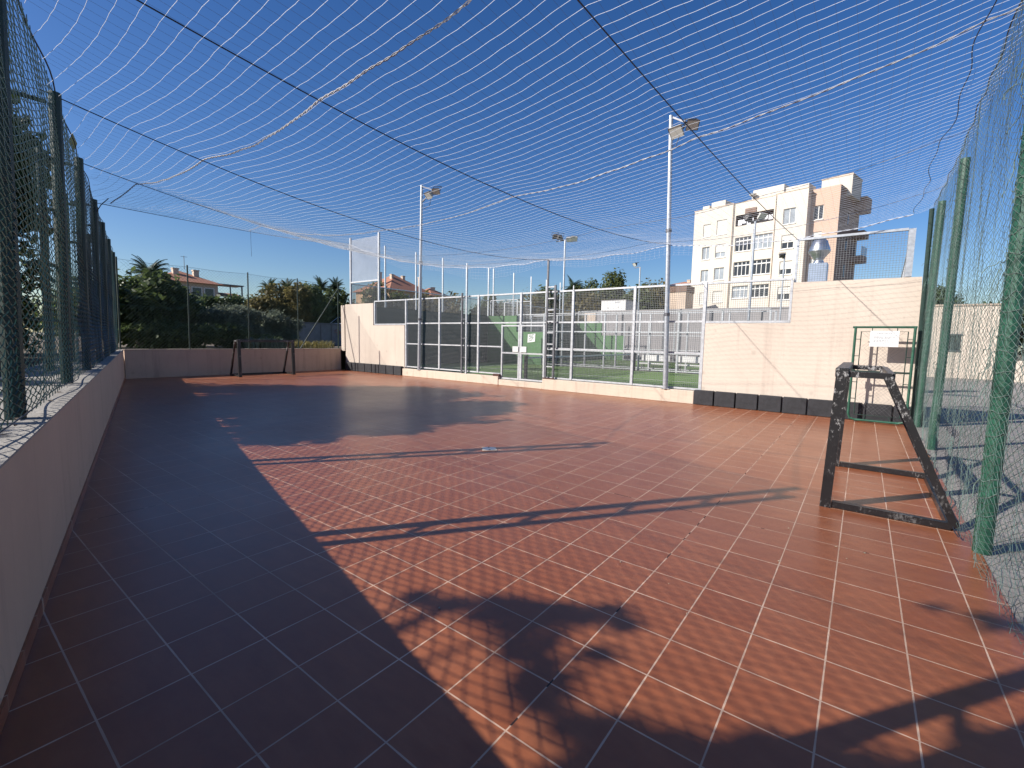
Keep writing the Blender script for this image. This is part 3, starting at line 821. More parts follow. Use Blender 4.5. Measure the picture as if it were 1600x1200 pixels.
for i, y in enumerate(rows):
    K = net_knots(y); x0 = K[-1][0]; x1 = .95
    if x1 - x0 < .3: continue
    n = int((x1-x0)/.126)+2; P = []
    for j in range(n):
        x = x1 + (x0-x1)*j/(n-1)
        edge = min(1, (x - x0)/1.2)
        yy = y + .018*noise.noise((x*.55, y*.7, 9)) + .0045*(1 if j % 2 else -1)*(.4+.6*abs(noise.noise((x*.3, y*.3, 4)))) + .16*max(0, (-x-3)/10)*math.exp(-((y-3)/3)**2)*math.sin(x*1.1)
        P.append((x, yy, net_z(x, y)))
    paths.append(P)
V, F = threads(paths, .0017, 3); np_mesh('weft_twine', V, F, M['netw'], t)
paths = []
for x in np.arange(-19.0, .95, CELL):
    P = []
    for y in np.arange(-.3, 12.5, .252):
        K = net_knots(y)
        if x < K[-1][0]:
            if len(P) > 1: paths.append(P)
            P = []; continue
        P.append((x + .02*noise.noise((x*.7, y*.6, 19)), y, net_z(x, y)-.002))
    if len(P) > 1: paths.append(P)
V, F = threads(paths, .0009, 3); np_mesh('unlit_warp_twine', V, F, M['netdk'], t)  # dark twine colour stands in for threads the sun does not catch
def braid(mb, pts, r=.008):
    pts = [Vector(p) for p in pts]
    for ph in (0, math.pi):
        Q = []
        for i in range(len(pts)-1):
            for k in range(3):
                f = k/3; p = pts[i].lerp(pts[i+1], f); d = (pts[i+1]-pts[i]).normalized(); s = d.cross(Vector((0,0,1))).normalized()
                a = (i*3+k)*.9 + ph
                Q.append(p + s*math.cos(a)*r*1.3 + Vector((0,0,1))*math.sin(a)*r*1.3)
        mb.tube(Q, r, 4)
# seams between the net lengths
for yy, xl in ((2.60, -11.9), (5.72, -15.0), (8.45, -17.0), (11.1, -18.5)):
    mb = MB(); K = net_knots(yy); xl = max(xl, K[-1][0]+.05)
    pts = []
    for x in np.linspace(.93, xl, 150):
        y = yy - .18*min(1, max(0, (x+1.5)/2.4)) + .05*noise.noise((x*.5, yy, 3))
        y += .35*max(0, (-x-5)/8)**2 if yy > 5 and yy < 6 else 0
        pts.append((x, y, net_z(x, y)-.01))
    braid(mb, pts, .0052 if yy < 3 else (.0040 if yy < 6 else .0022)); mb.build('seam_rope', M['rope'] if yy < 6 else M['netdk'], t)
mb = MB()   # hanging front hem of the net on the padel side
pts = [(x, 12.46, net_z(x, 12.45)-.01+.015*math.sin(x*5)) for x in np.linspace(.6, -19.0, 160)]
braid(mb, pts, .006); mb.build('hem_rope', M['netw'], t)
P = []
for k in range(1, 5):
    P.append([(x, 12.47+.02*math.sin(x*3+k), net_z(x, 12.45)-.10*k*(.6+.5*noise.noise((x*.4, k*.1, 2)))) for x in np.linspace(-3.6, -19.0, 130)])
for x in np.arange(-19, -3.6, .13):
    P.append([(x, 12.47, net_z(x,12.45)-.1*k*(.6+.5*noise.noise((x*.4, k*.1, 2)))) for k in range(5)])
V, F = threads(P, .0012); np_mesh('hem_netting', V, F, M['netw'], t)
mb = MB()
pts = [(.62 + .03*math.sin(y*1.9) + .02*math.sin(y*5.1), y, 4.30+.02*math.sin(y*3)) for y in np.linspace(-.3, 12.5, 110)]
mb.tube(pts, .0045, 5); mb.build('lacing_cord', M['cable'], t)
clab = dict(C5='dark cable ending at the mesh screen on the tall wall', C1='dark cable ending at the light pole before the apartment block',
            C2='dark cable ending at the ladder mast', C3='dark cable to the far stepped wall, the one inside the net', C4='dark cable along the outer net edge to the far stepped wall')
for k in CAB:
    mb = MB(); pts = [tuple(cab_pt(k, f)) for f in np.linspace(0, 1, 60)]
    mb.tube(pts, .0058, 6); o = mb.build('support_cable', M['cable'], loc=pts[0])
    tag(o, clab[k], 'cable', 'steel cables carrying the overhead net')
# loose cord end at the fence post
mb = MB(); mb.tube([(-11.6,2.5,4.1),(-11.9,2.45,4.02),(-12.0,2.4,3.9),(-12.05,2.38,3.98),(-12.2,2.37,4.1)], .008, 5); mb.build('loose_cord', M['cable'], t)
mb = MB(); mb.tube([(-15.05,6.55,4.72),(-15.05,6.55,4.35),(-15.06,6.56,3.95)], .004, 4); mb.build('hanging_cord', M['cable'], t)

# ------------------------------------------------------------------ goals
def goal(lab):
    t = thing('goal', lab, 'goal', (0,0,0), 'small black steel goals at both ends of the floor')
    W = 1.97; H = 1.34; D = .95; TD = .42; yn = 0; yf = W
    for y in (0, W):
        mb = MB(); mb.bar((0,y,0),(.04,y,H-.04),.088,.10,(0,1,0)); mb.build('goal_post', M['black'], t)
    mb = MB(); mb.bbox(-.01,.10,-.05,W+.05,H-.04,H+.05,.006); mb.build('crossbar', M['black'], t)
    for y in (0, W):
        mb = MB(); mb.bar((.10,y,H-.01),(TD,y,H-.01),.055); mb.bar((TD-.02,y,H-.02),(D,y,.03),.06,.06,(0,1,0)); mb.build('stay', M['black'], t)
    mb = MB(); mb.bar((TD,.03,H-.012),(TD,W-.03,H-.012),.05); mb.build('top_bar', M['black'], t)
    mb = MB()
    for y in (0, W): mb.bar((.05,y,.035),(D-.03,y,.035),.06)
    mb.bar((D-.03,.03,.035),(D-.03,W-.03,.035),.06); mb.build('ground_frame', M['black'], t)
    return t
g = goal('black steel goal with peeling white patches near the right netting fence'); g.location = (-.19, 5.49, 0)
dup(g, (-18.2, 9.40, 0), 'small dark goal frame standing in front of the far left low wall', rotz=math.pi-.06)

# ------------------------------------------------------------------ open gate with notice
GY = 12.14
t = thing('gate', 'open green wire gate with rounded corners standing before the tall cream wall', 'gate', (.3, GY, 0))
mb = MB()
x0, x1, z0, z1 = -.16, .79, .05, 2.0
mb.tube([(x0+.0,GY,z1),(x0,GY,z0+.12),(x0+.03,GY,z0+.03),(x0+.12,GY,z0),(x1-.12,GY,z0),(x1-.03,GY,z0+.03),(x1,GY,z0+.12),(x1,GY,z1)], .024, 8)
mb.tube([(x0-.05,GY,z1),(x1+.03,GY,z1)], .022, 8); mb.build('frame', M['green'], t)
mb = MB(); i0, i1, j0, j1 = x0+.10, x1-.10, z0+.11, z1-.09
mb.tube([(i0,GY,j0),(i1,GY,j0),(i1,GY,j1),(i0,GY,j1),(i0,GY,j0)], .011, 6)
mb.tube([(x0,GY,1.08),(x1,GY,1.08)], .020, 8)
for z in (.5,.85,1.4,1.75): mb.bar((x0,GY,z),(i0,GY,z),.014); mb.bar((i1,GY,z),(x1,GY,z),.014)
for x in (.12,.52): mb.bar((x,GY,j1),(x,GY,z1),.014); mb.bar((x,GY,z0),(x,GY,j0),.014)
mb.build('inner_frame', M['greend'], t)
paths = chain(lambda s, z, o: (s, GY+o, z), i0, i1, j0, j1, .07, .3, .004, 2.2)
V, F = threads(paths, .0017, 3); np_mesh('mesh', V, F, M['mesh'], t)
mb = MB(); mb.bbox(x0-.03,x0+.05,GY-.035,GY+.035,.98,1.13,.006); mb.build('lock', M['greend'], t)
t = thing('notice', 'white notice board with lines of faded print fixed on the green wire gate', 'notice', (.32, GY-.03, 1.75))
mb = MB(); mb.bbox(.09,.555,GY-.036,GY-.028,1.60,1.925,.002); mb.cur = 1
for z, x0_, x1_ in ((1.87,.20,.44),(1.80,.15,.30),(1.80,.33,.49),(1.775,.15,.42),(1.73,.15,.38),(1.70,.15,.47),(1.66,.25,.40)):
    x = x0_
    while x < x1_:
        w = random.uniform(.014,.045); mb.box(x,min(x+w,x1_),GY-.0375,GY-.0365,z-.005,z+.005); x += w+.009
mb.build('printed_board', [M['paper'], M['ink']], t)

# ------------------------------------------------------------------ small things on the floor
t = thing('drain_cover', 'small square metal drain cover with two holes set in the tiles', 'drain cover', (-4.22,5.04,0))
mb = MB(); mb.add([(-4.22+.15*math.cos(a),5.04+.15*math.sin(a),z) for z in (.003,.009) for a in (0,math.pi/2,math.pi,math.pi*1.5)], [(0,3,2,1),(4,5,6,7),(0,1,5,4),(1,2,6,5),(2,3,7,6),(3,0,4,7)]); mb.build('frame', M['hwall'], t)
mb = MB(); mb.tube([(-4.22,5.04,.009),(-4.22,5.04,.013)], .10, 20); mb.build('lid', M['tin'], t)
mb = MB()
for s in (-.055,.055): mb.tube([(-4.22+s,5.04-s,.0132),(-4.22+s,5.04-s,.0145)], .016, 10)
mb.build('hole', M['rubber'], t)
mb = MB(); mb.bbox(-10.32,-10.02,12.44,12.54,.302,.38,.012); tag(mb.build('brick', M['brick'], loc=(-10.2,12.5,.302)), 'dark brown brick lying on the kerb left of the padel doors', 'brick')
mb = MB(); mb.bbox(-8.2,-7.75,12.415,12.44,.347,.39,.006); tag(mb.build('foot_plate', M['brick'], loc=(-8,12.43,.347)), 'rusty plate on the kerb at the foot of the ladder mast', 'plate')
mb = MB()
for k in range(150):
    x = random.uniform(-13, .6); y = random.uniform(1.5, 12)
    if y < lw((1-x)/.9702).y + .3: continue
    if k > 60: y = random.uniform(4, 8.5); x = random.uniform(-6.5, .5)
    a = random.uniform(0, 6.28); r = random.uniform(.005, .014)
    mb.add([(x+r*math.cos(a+q)*(1 if i % 2 else .55), y+r*math.sin(a+q)*(1 if i % 2 else .55), .003+.004*(i % 2)) for i, q in enumerate((0,1.57,3.14,4.71))], [(0,1,2,3)])
struct(tag(mb.build('leaf_litter', M['dry']), 'tiny dry leaf scraps scattered on the tiles', 'litter'), 'stuff')
mb = MB()
for k in range(260):
    s = random.uniform(1.5, 20.8); off = random.choice((random.uniform(.1,.3), random.uniform(.2,.85))); p = lw(s, off, 1.003)
    a = random.uniform(0, 6.28); r = random.uniform(.012, .035)
    mb.add([(p.x+r*math.cos(a+q)*(1 if i % 2 else .5), p.y+r*math.sin(a+q)*(1 if i % 2 else .5), p.z+random.uniform(0,.018)) for i, q in enumerate((0,1.57,3.14,4.71))], [(0,1,2,3)])
struct(tag(mb.build('leaf_litter', M['bark']), 'dead leaves lying along the foot of the left fence', 'litter'), 'stuff')

# ------------------------------------------------------------------ trees and plants
def leaves(cl, n, size, flat=.0, elong=1.7, seed=0):
    """leaf quads spread through clumps cl=[(x,y,z,rx,ry,rz)]"""
    rng = np.random.default_rng(seed)
    cl = np.array(cl, float); wgt = cl[:,3]*cl[:,4]*cl[:,5]; wgt = wgt**.67; wgt /= wgt.sum()
    idx = rng.choice(len(cl), n, p=wgt); c = cl[idx]
    d = rng.normal(size=(n,3)); d /= np.linalg.norm(d, axis=1, keepdims=True)
    rad = rng.uniform(.35, 1., size=(n,1))**.6*(1+.18*rng.normal(size=(n,1)))
    p = c[:, :3] + d*c[:, 3:]*rad
    nrm = d*.6 + rng.normal(size=(n,3))*.6 + np.array([-.12,-.15,.6]); nrm /= np.linalg.norm(nrm, axis=1, keepdims=True)
    t1 = np.cross(nrm, rng.normal(size=(n,3))); t1 /= np.linalg.norm(t1, axis=1, keepdims=True); t2 = np.cross(nrm, t1)
    sz = size*rng.uniform(.55, 1.35, size=(n,1))
    a = t1*sz*elong/2; b = t2*sz/2
    V = np.stack([p-a, p-b*.9+a*.1, p+a, p+b*.9+a*.1], 1).reshape(-1,3)
    F = np.arange(n*4).reshape(-1,4); return V, F
def clumps(c, r, n, seed, rmin=.28, rmax=.5, squash=1., bias=0.):
    rng = np.random.default_rng(seed); out = []
    for k in range(n):
        d = rng.normal(size=3); d /= np.linalg.norm(d); d[2] = d[2]*.9 + bias
        f = rng.uniform(.35, .85); rr = rng.uniform(rmin, rmax)
        out.append((c[0]+d[0]*r[0]*f, c[1]+d[1]*r[1]*f, c[2]+d[2]*r[2]*f, r[0]*rr, r[1]*rr, r[2]*rr*squash))
    return out
def tree(name, lab, base, c, r, mat, n=5000, leaf=.16, ncl=16, seed=1, group=None, trunk=.14, cl=None, rmin=.28, rmax=.5, cat='tree', limbs=6):
    t = thing(name, lab, cat, base, group)
    cl = cl or clumps(c, r, ncl, seed, rmin, rmax)
    V, F = leaves(cl, n, leaf, seed=seed); np_mesh('crown' if cat == 'tree' else 'foliage', V, F, M[mat], t)
    rng = random.Random(seed); mb = MB(); b = Vector(base); cc = Vector(c)
    fork = b.lerp(cc, .45); fork.x += rng.uniform(-.15,.15)
    mb.tube([b - Vector((0,0,.05)), b.lerp(fork,.5)+Vector((rng.uniform(-.08,.08),rng.uniform(-.08,.08),0)), fork], trunk, 8, True, trunk*.65)
    for q in sorted(cl, key=lambda q: -q[2])[:limbs] + cl[:limbs//2]:
        e = Vector(q[:3]); m_ = fork.lerp(e,.5)+Vector((rng.uniform(-.2,.2),rng.uniform(-.2,.2),.12))
        mb.tube([fork, m_, e], trunk*(.45 if trunk != .16 or cat != 'tree' else .2), 6, True, trunk*.1)
    mb.build('trunk' if cat == 'tree' else 'stem', M['bark'], t); return t
G0 = .93
# shade trees outside the left fence (their shadows lie on the floor)
tree('shade_tree', 'big dark shade tree outside the left fence shading the far floor', (-16.0,-.6,G0), (-15.6,.1,5.0), (3.9,2.3,2.5), 'leafs', 15000, .2, 24, 3, trunk=.2)
SH = (.967, 1.323)
near = []
rg = random.Random(4)
def arm(pts, step, r0, r1, jit, z0=5.0, z1=5.7):
    """a leafy twig whose shadow follows pts on the floor"""
    for (xa, ya), (xb, yb) in zip(pts, pts[1:]):
        n = max(1, int(math.hypot(xb-xa, yb-ya)/step))
        for k in range(n):
            f = (k + rg.random())/n; z = rg.uniform(z0, z1); r = rg.uniform(r0, r1)
            gx = xa + (xb-xa)*f + rg.uniform(-jit, jit); gy = ya + (yb-ya)*f + rg.uniform(-jit, jit)
            near.append((gx - SH[0]*z, gy - SH[1]*z, z, r, r*1.1, r*.7))
arm([(-2.05,1.87),(-1.65,2.03),(-1.3,2.25),(-.92,2.42)], .09, .05, .10, .06)
arm([(-1.75,2.08),(-1.4,1.98),(-1.1,1.72)], .10, .05, .10, .06)
arm([(-1.1,2.02),(-.86,2.12)], .10, .04, .07, .04)
arm([(-1.1,1.75),(-.85,1.58),(-.5,1.78),(-.15,1.92)], .10, .06, .11, .07)
arm([(-.75,1.2),(-.25,1.55),(.3,2.02),(.9,2.65)], .08, .10, .18, .10)
arm([(-.6,.9),(-.1,1.2),(.4,1.6),(.95,2.1)], .12, .16, .28, .12)
arm([(.52,3.72),(.9,3.78)], .10, .05, .09, .05)
for gx, gy, z, r in ((.1,.9,4.8,.5),(.9,1.3,4.7,.5),(-.6,.4,4.6,.45),(-1.6,.2,4.4,.5)): near.append((gx - SH[0]*z, gy - SH[1]*z, z, r, r*1.1, r*.7))
tree('shade_tree', 'loose branching shade tree outside the left fence near the viewer', (-5.6,-6.2,G0), (-5.2,-5.4,4.6), (2,2,1.4), 'leafs', 9000, .085, 12, 5, cl=near, trunk=.16)
mid = [(gx-SH[0]*z, gy-SH[1]*z, z, r, r, r*.7) for gx, gy, z, r in ((-8.3,4.3,4.4,.8),(-7.6,3.7,4.2,.6),(-9.6,5.0,4.6,.9),(-7.1,5.1,4.8,.8),(-6.7,6.2,5.0,.7),(-10.2,4.4,4.2,.8),(-8.0,5.8,5.2,.9),(-11.2,5.2,4.5,.8),(-6.8,7.4,5.5,.7),(-7.3,8.4,5.9,.7),(-7.0,3.5,4.6,.5),(-6.3,4.9,5.0,.4))]
for k in range(34):
    q = lw(random.uniform(4.2, 10.5), random.uniform(.42, .9)); hh = random.uniform(2.3, 3.6); rr = random.uniform(.10, .2)
    mid.append((q.x-SH[0]*hh, q.y-SH[1]*hh, 1+hh, rr, rr, rr*.6))
tree('shade_tree', 'leafy shade tree whose top leaves show over the left fence', (-12.6,-2.2,G0), (-12.3,-1.6,4.8), (1.6,1.25,2.1), 'leafs', 6500, .17, 12, 8, trunk=.14, cl=mid)
# shrubs seen through the left fence
for k, (s, off, h, r, mat, lab) in enumerate(((8.3,5.6,1.5,1.3,'leafd','dark leafy shrub behind the left fence, nearest the viewer'),(10.8,5.4,2.1,1.5,'leafm','mid green shrub behind the left fence, second from the viewer'),
        (13.0,4.6,2.5,1.5,'leafd','dark shrub behind the left fence, third from the viewer'),(15.8,3.6,2.7,1.5,'leafm','mid green bush pressed against the left fence before its far end'),(18.8,2.6,2.7,1.4,'leafd','dark bush behind the far end of the left fence'))):
    p = lw(s, off, G0)
    tree('shrub', lab, tuple(p), (p.x, p.y, G0+h*.6), (r*1.25, r*.95, h*.62), mat, 3200, .14, 12, 20+k, 'shrubs behind the left fence', .06, cat='shrub')
# trees behind the back fence
tree('bushy_tree', 'dark bushy tree behind the left half of the far wire fence', (-23.8,6.0,G0), (-23.8,5.5,2.35), (2.0,2.3,1.75), 'leafd', 13000, .17, 26, 31, trunk=.16, rmin=.3, rmax=.5)
tree('bushy_tree', 'bright green leafy tree top standing over the dark tree behind the far wire fence', (-26.5,8.2,G0), (-26.5,8.0,2.6), (1.8,1.7,1.05), 'leafm', 6000, .18, 16, 33, trunk=.14)
tree('olive_tree', 'grey green olive tree behind the middle of the far wire fence', (-24.2,9.4,G0), (-24.0,9.6,2.1), (1.3,1.75,1.15), 'olive', 12000, .095, 20, 35, trunk=.15, rmin=.3, rmax=.5)
tree('olive_tree', 'smaller grey green olive tree left of the grey container', (-24.6,12.0,G0), (-24.6,12.0,2.0), (1.2,1.5,1.1), 'olive', 8000, .095, 16, 36, trunk=.13)
tree('shrub', 'dense dark hedge shrub at the foot of the far wire fence', (-21.6,6.6,G0), (-21.6,6.7,1.5), (.8,2.2,.72), 'leafd', 5000, .12, 16, 37, cat='shrub', trunk=.05)
tree('shrub', 'dark low shrub below the olive tree', (-22.0,9.3,G0), (-22.0,9.4,1.25), (.7,1.5,.45), 'leafd', 3000, .11, 12, 38, cat='shrub', trunk=.05)
tree('bushy_tree', 'bronze leaved tree beneath the row of distant palms', (-34,16.9,G0), (-34,16.8,3.6), (1.6,2.3,1.9), 'leafb', 9000, .17, 20, 41, trunk=.15)
tree('bushy_tree', 'mid green tree beside the bronze leaved tree', (-34,19.6,G0), (-34,19.8,3.4), (1.6,2.2,2.0), 'leafm', 9000, .17, 20, 42, trunk=.15)
tree('bushy_tree', 'dark tree behind the left pier of the padel wall', (-36,22.8,G0), (-36,23.0,3.6), (1.6,2.1,2.1), 'leafm', 8000, .18, 20, 43, trunk=.15)
tree('bushy_tree', 'low dark tree right of the house roof and left of the palm row', (-38,14.9,G0), (-38,14.9,3.2), (1.5,2.6,1.7), 'leafd', 7000, .2, 16, 44, trunk=.15)
def blades(name, lab, base, n, h, spread, mat, w, seed, cat='plant'):
    rng = random.Random(seed); t = thing(name, lab, cat, base); mb = MB(); b = Vector(base)
    for k in range(n):
        a = rng.uniform(0,6.28); q = b + Vector((rng.uniform(-1,1)*spread[0], rng.uniform(-1,1)*spread[1], 0)); hh = h*rng.uniform(.6,1.15)
        d = Vector((math.cos(a), math.sin(a), 0)); s = Vector((-d.y, d.x, 0))*w
        p1 = q + d*hh*.22 + Vector((0,0,hh*.62)); p2 = q + d*hh*.62 + Vector((0,0,hh*.82))
        mb.face(q - s*.7, q + s*.7, p1 + s, p1 - s); mb.face(p1 - s, p1 + s, p2)
    mb.build('foliage', M[mat], t); return t
blades('agave_plant', 'pale broad leaved plant behind the far wire fence and left goal', (-21.2,9.6,G0), 90, .62, (.35,.75), 'leafp', .035, 51)
blades('grass_clump', 'yellowing grass clump behind the far wire fence before the grey container', (-21.3,11.8,G0), 420, .5, (.35,1.15), 'leafy', .012, 52)
blades('agave_plant', 'small pale leaved plant beside the yellowing grass', (-21.4,10.5,G0), 50, .5, (.25,.3), 'leafp', .03, 53)

def palm_master(name, lab, base, h, L, nf, mat, seed, group=None, droop=1.0, trunk=.17):
    rng = random.Random(seed); t = thing(name, lab, 'palm tree', base, group); b = Vector(base)
    mb = MB(); top = b + Vector((rng.uniform(-.2,.2), rng.uniform(-.2,.2), h))
    mb.tube([b, b.lerp(top,.35)+Vector((.05,0,0)), b.lerp(top,.7), top], trunk, 8, True, trunk*.7); mb.build('trunk', M['bark'], t)
    mb = MB()
    for k in range(nf):
        a = rng.uniform(0, 6.28); el = rng.uniform(-.35, 1.35); d = Vector((math.cos(a), math.sin(a), 0)); l = L*rng.uniform(.8,1.1)
        p = top.copy(); dirv = (d*math.cos(el) + Vector((0,0,math.sin(el)))).normalized(); pts = [p.copy()]; m = 7
        for j in range(m):
            p = p + dirv*l/m; dirv = (dirv + Vector((0,0,-.13*droop*(1+j*.25)))).normalized(); pts.append(p.copy())
        side = d.cross(Vector((0,0,1)))
        for j in range(m):
            q0, q1 = pts[j], pts[j+1]; f = (j+.5)/m; wl = L*.26*math.sin(math.pi*min(.95, .25+f*.72))
            for q in (q0, q0.lerp(q1,.33), q0.lerp(q1,.66)):
                fw = (q1-q0).normalized()
                for sg in (1,-1):
                    tip = q + side*sg*wl + fw*wl*.55 - Vector((0,0,wl*.35)); mb.face(q - fw*.03, q + fw*.05, tip)
        mb.tube(pts, .02, 3, False)
    mb.build('crown', M[mat], t); return t
palm_master('palm_tree', 'dark palm with a full crown above the bushy trees left of the red roofed house', (-43.5,11.5,G0), 4.9, 1.75, 46, 'palm', 61, trunk=.22)
pm = palm_master('palm_tree', 'short palm leftmost in the distant row over the bronze tree', (-54.3,25.5,G0), 5.7, 1.5, 34, 'palm', 62, 'distant palms in a row')
for x, y, dz, rz, lab in ((-53.6,27.0,.15,1.0,'palm second from the left in the distant row'),(-52.85,28.5,-.1,2.1,'short palm in the middle of the distant row'),(-51.8,30.3,.6,3.3,'slender palm with a clear trunk, second from the right in the distant row'),(-50.9,31.9,.55,4.4,'palm rightmost in the distant row beside the padel wall')):
    dup(pm, (x, y, G0+dz), lab, None, rz)
palm_master('palm_tree', 'dark palm standing left of the big hedge beyond the padel courts', (-37.5,65,0), 9.9, 2.3, 40, 'palm', 63)
palm_master('palm_tree', 'dry bronze palm between the padel court posts', (-42.0,62,0), 8.6, 1.7, 26, 'pink', 64)
# vegetation beyond the padel courts
for k, (x, y, z, rx_, ry_, rz_, mat, n, lab) in enumerate((
    (-37,28.5,4.0,2.4,2.4,2.7,'leafm',7000,'olive brown tree behind the padel end wall, left of the second house roof'),
    (-34,33,3.9,2.6,2.8,2.7,'leafb',7000,'brownish tree before the second house roof'),
    (-31.5,38,3.7,2.6,2.8,2.7,'leafm',7000,'dull green tree beyond the padel end wall screen'),
    (-31,44,3.9,2.8,2.8,3.0,'leafb',7000,'brownish green tree left of the padel door line beyond the courts'),
    (-33,51,4.4,3.4,2.8,3.6,'leafm',7000,'green tree before the dry palm beyond the courts'),
    (-35.4,66,6.6,4.4,3,5.2,'leafm',11000,'tall round tree beyond the courts, left part of the big hedge'),
    (-30.5,67.5,6.8,4.2,3,5.2,'leafm',11000,'tall round tree beyond the courts, middle of the big hedge'),
    (-26.0,69,5.6,4.0,3,4.6,'leafb',10000,'round tree beyond the courts, right part of the big hedge'),
    (-27.5,50,3.9,3.6,2.5,3.9,'leafb',8000,'broad dull hedge tree behind the white cabin'),
    (-22.5,54,3.9,3.4,2.5,3.9,'leafm',8000,'broad dull green tree right of the white cabin'),
    (-38.5,55,4.6,3.6,2.5,4.2,'leafb',8000,'brownish broad tree between the dry palm and the big hedge'),
    (-31.5,56,4.4,3.6,2.5,4.2,'leafm',8000,'low wide green tree before the middle of the big hedge'))):
    tree('bushy_tree', lab, (x,y,0), (x,y,z), (rx_,ry_,rz_), mat, n, .30 if y > 45 else .22, 20, 70+k, 'trees beyond the padel courts', .18)
# greenery and walls on the right
tree('bushy_tree', 'dark tree seen through the right netting beside the cream building', (3.2,41,0), (3.2,41,3.6), (1.8,2,2.1), 'leafs', 7000, .2, 18, 91, trunk=.16)
tree('bushy_tree', 'big dark leafy tree at the right picture edge beyond the netting', (9.6,37,0), (9.4,37,3.0), (3.4,2.4,2.9), 'leafs', 13000, .22, 26, 92, trunk=.2)
tree('bushy_tree', 'dark tree at the right edge behind the low cream wall, farther of two', (14.5,42,0), (14.5,42,3.2), (3.4,2.6,3.0), 'leafd', 9000, .25, 22, 93, trunk=.2)
t = thing('outbuilding', 'cream flat walled outbuilding seen through the right netting', 'building', (3.4,36,0))
mb = MB(); mb.box(1.6,5.5,34.2,39,0,3.85); mb.build('wall', M['cream'], t)
mb = MB(); mb.box(1.55,5.55,34.15,39.05,3.853,3.95); mb.build('roof_edge', M['cap'], t)
mb = MB(); mb.box(3.3,4.1,34.17,34.195,1.5,2.3); w = mb.build('window', M['glass'], t)
mb = MB(); mb.bar((3.25,34.165,1.46),(4.15,34.165,1.46),.06); mb.bar((3.25,34.165,2.34),(4.15,34.165,2.34),.06); mb.build('frame', M['steeld'], w)
mb = MB(); mb.box(5.9,20,33.0,33.2,0,1.05); tag(mb.build('low_wall', M['cream'], loc=(12,33,0)), 'low cream wall in front of the dark trees at the right edge', 'wall')

# ------------------------------------------------------------------ container and car at the back
t = thing('container', 'grey steel container with an orange mark behind the far wire fence', 'container', (-28.6,17.0,G0))
mb = MB(); mb.bbox(-29.6,-28.0,13.9,20.5,G0,2.38,.02)
mb.build('shell', M['contain'], t)
mb = MB()
for y in (16.3,17.05,17.9): mb.box(-27.995,-27.97,y-.02,y+.02,G0+.05,2.3)
mb.box(-27.998,-27.95,13.85,20.55,2.3,2.4); mb.build('seam', M['steeld'], t)
mb = MB()
for (y0,z0,y1,z1) in ((17.25,1.9,17.5,2.02),(17.3,1.8,17.55,1.86),(17.45,1.68,17.72,1.82),(17.6,1.9,17.85,1.72)): mb.bar((-27.985,y0,z0),(-27.985,y1,z1),.012,.07,(1,0,0))
mb.build('orange_mark', M['orange'], t)
def car(lab, x, y, z):
    t = thing('parked_car', lab, 'car', (x,y,z))
    prof = [(-2.1,.35),(-2.1,.85),(-1.9,1.0),(-1.0,1.08),(-.35,1.60),(1.2,1.66),(1.95,1.15),(2.1,1.0),(2.1,.35)]
    mb = MB(); n = len(prof)
    mb.add([(x-.85*(.86 if pz > 1.3 else 1), y+py, z+pz) for py, pz in prof] + [(x+.85*(.86 if pz > 1.3 else 1), y+py, z+pz) for py, pz in prof],
           [tuple(range(n-1,-1,-1)), tuple(range(n,2*n))] + [(i,(i+1)%n,(i+1)%n+n,i+n) for i in range(n)])
    body = mb.build('body', M['carw'], t)
    mb = MB(); mb.face((x-.7,y-.985,z+1.105),(x+.7,y-.985,z+1.105),(x+.62,y-.40,z+1.575),(x-.62,y-.40,z+1.575)); mb.build('windscreen', M['glass'], t)
    for sg in (-1, 1):
        mb = MB(); mb.face((x+sg*.863,y-.75,z+1.12),(x+sg*.863,y+1.6,z+1.15),(x+sg*.757,y+1.1,z+1.57),(x+sg*.757,y-.25,z+1.52)); mb.build('side_window', M['glass'], t)
    for wy in (-1.3, 1.3):
        for sg in (-1, 1):
            mb = MB(); mb.tube([(x+sg*.70,y+wy,z+.32),(x+sg*.87,y+wy,z+.32)], .32, 16); wh = mb.build('wheel', M['tyre'], t)
            mb = MB(); mb.tube([(x+sg*.85,y+wy,z+.32),(x+sg*.885,y+wy,z+.32)], .18, 12); mb.build('rim', M['tin'], wh)
    for sg in (-.6, .6):
        mb = MB(); mb.bbox(x+sg-.15,x+sg+.15,y-2.13,y-2.06,z+.68,z+.82,.01); mb.build('headlight', M['lens'], t)
car('white parked car showing its windscreen over the grey container', -31.6, 20.6, 1.42)

# ------------------------------------------------------------------ apartment block
def facade(mb, x0, x1, z0, z1, y, holes, depth=.18):
    """front wall in plane y with rectangular openings and their reveals"""
    xs = sorted({x0, x1, *[h[0] for h in holes], *[h[1] for h in holes]}); zs = sorted({z0, z1, *[h[2] for h in holes], *[h[3] for h in holes]})
    for a_, b_ in zip(xs, xs[1:]):
        for c_, d_ in zip(zs, zs[1:]):
            mx, mz = (a_+b_)/2, (c_+d_)/2
            if any(h[0] < mx < h[1] and h[2] < mz < h[3] for h in holes): continue
            mb.face((a_,y,c_),(b_,y,c_),(b_,y,d_),(a_,y,d_))
    for a_, b_, c_, d_ in holes:
        Y = y + depth
        mb.face((a_,y,c_),(a_,Y,c_),(a_,Y,d_),(a_,y,d_)); mb.face((b_,Y,c_),(b_,y,c_),(b_,y,d_),(b_,Y,d_))
        mb.face((a_,y,d_),(a_,Y,d_),(b_,Y,d_),(b_,y,d_)); mb.face((a_,Y,c_),(a_,y,c_),(b_,y,c_),(b_,Y,c_))
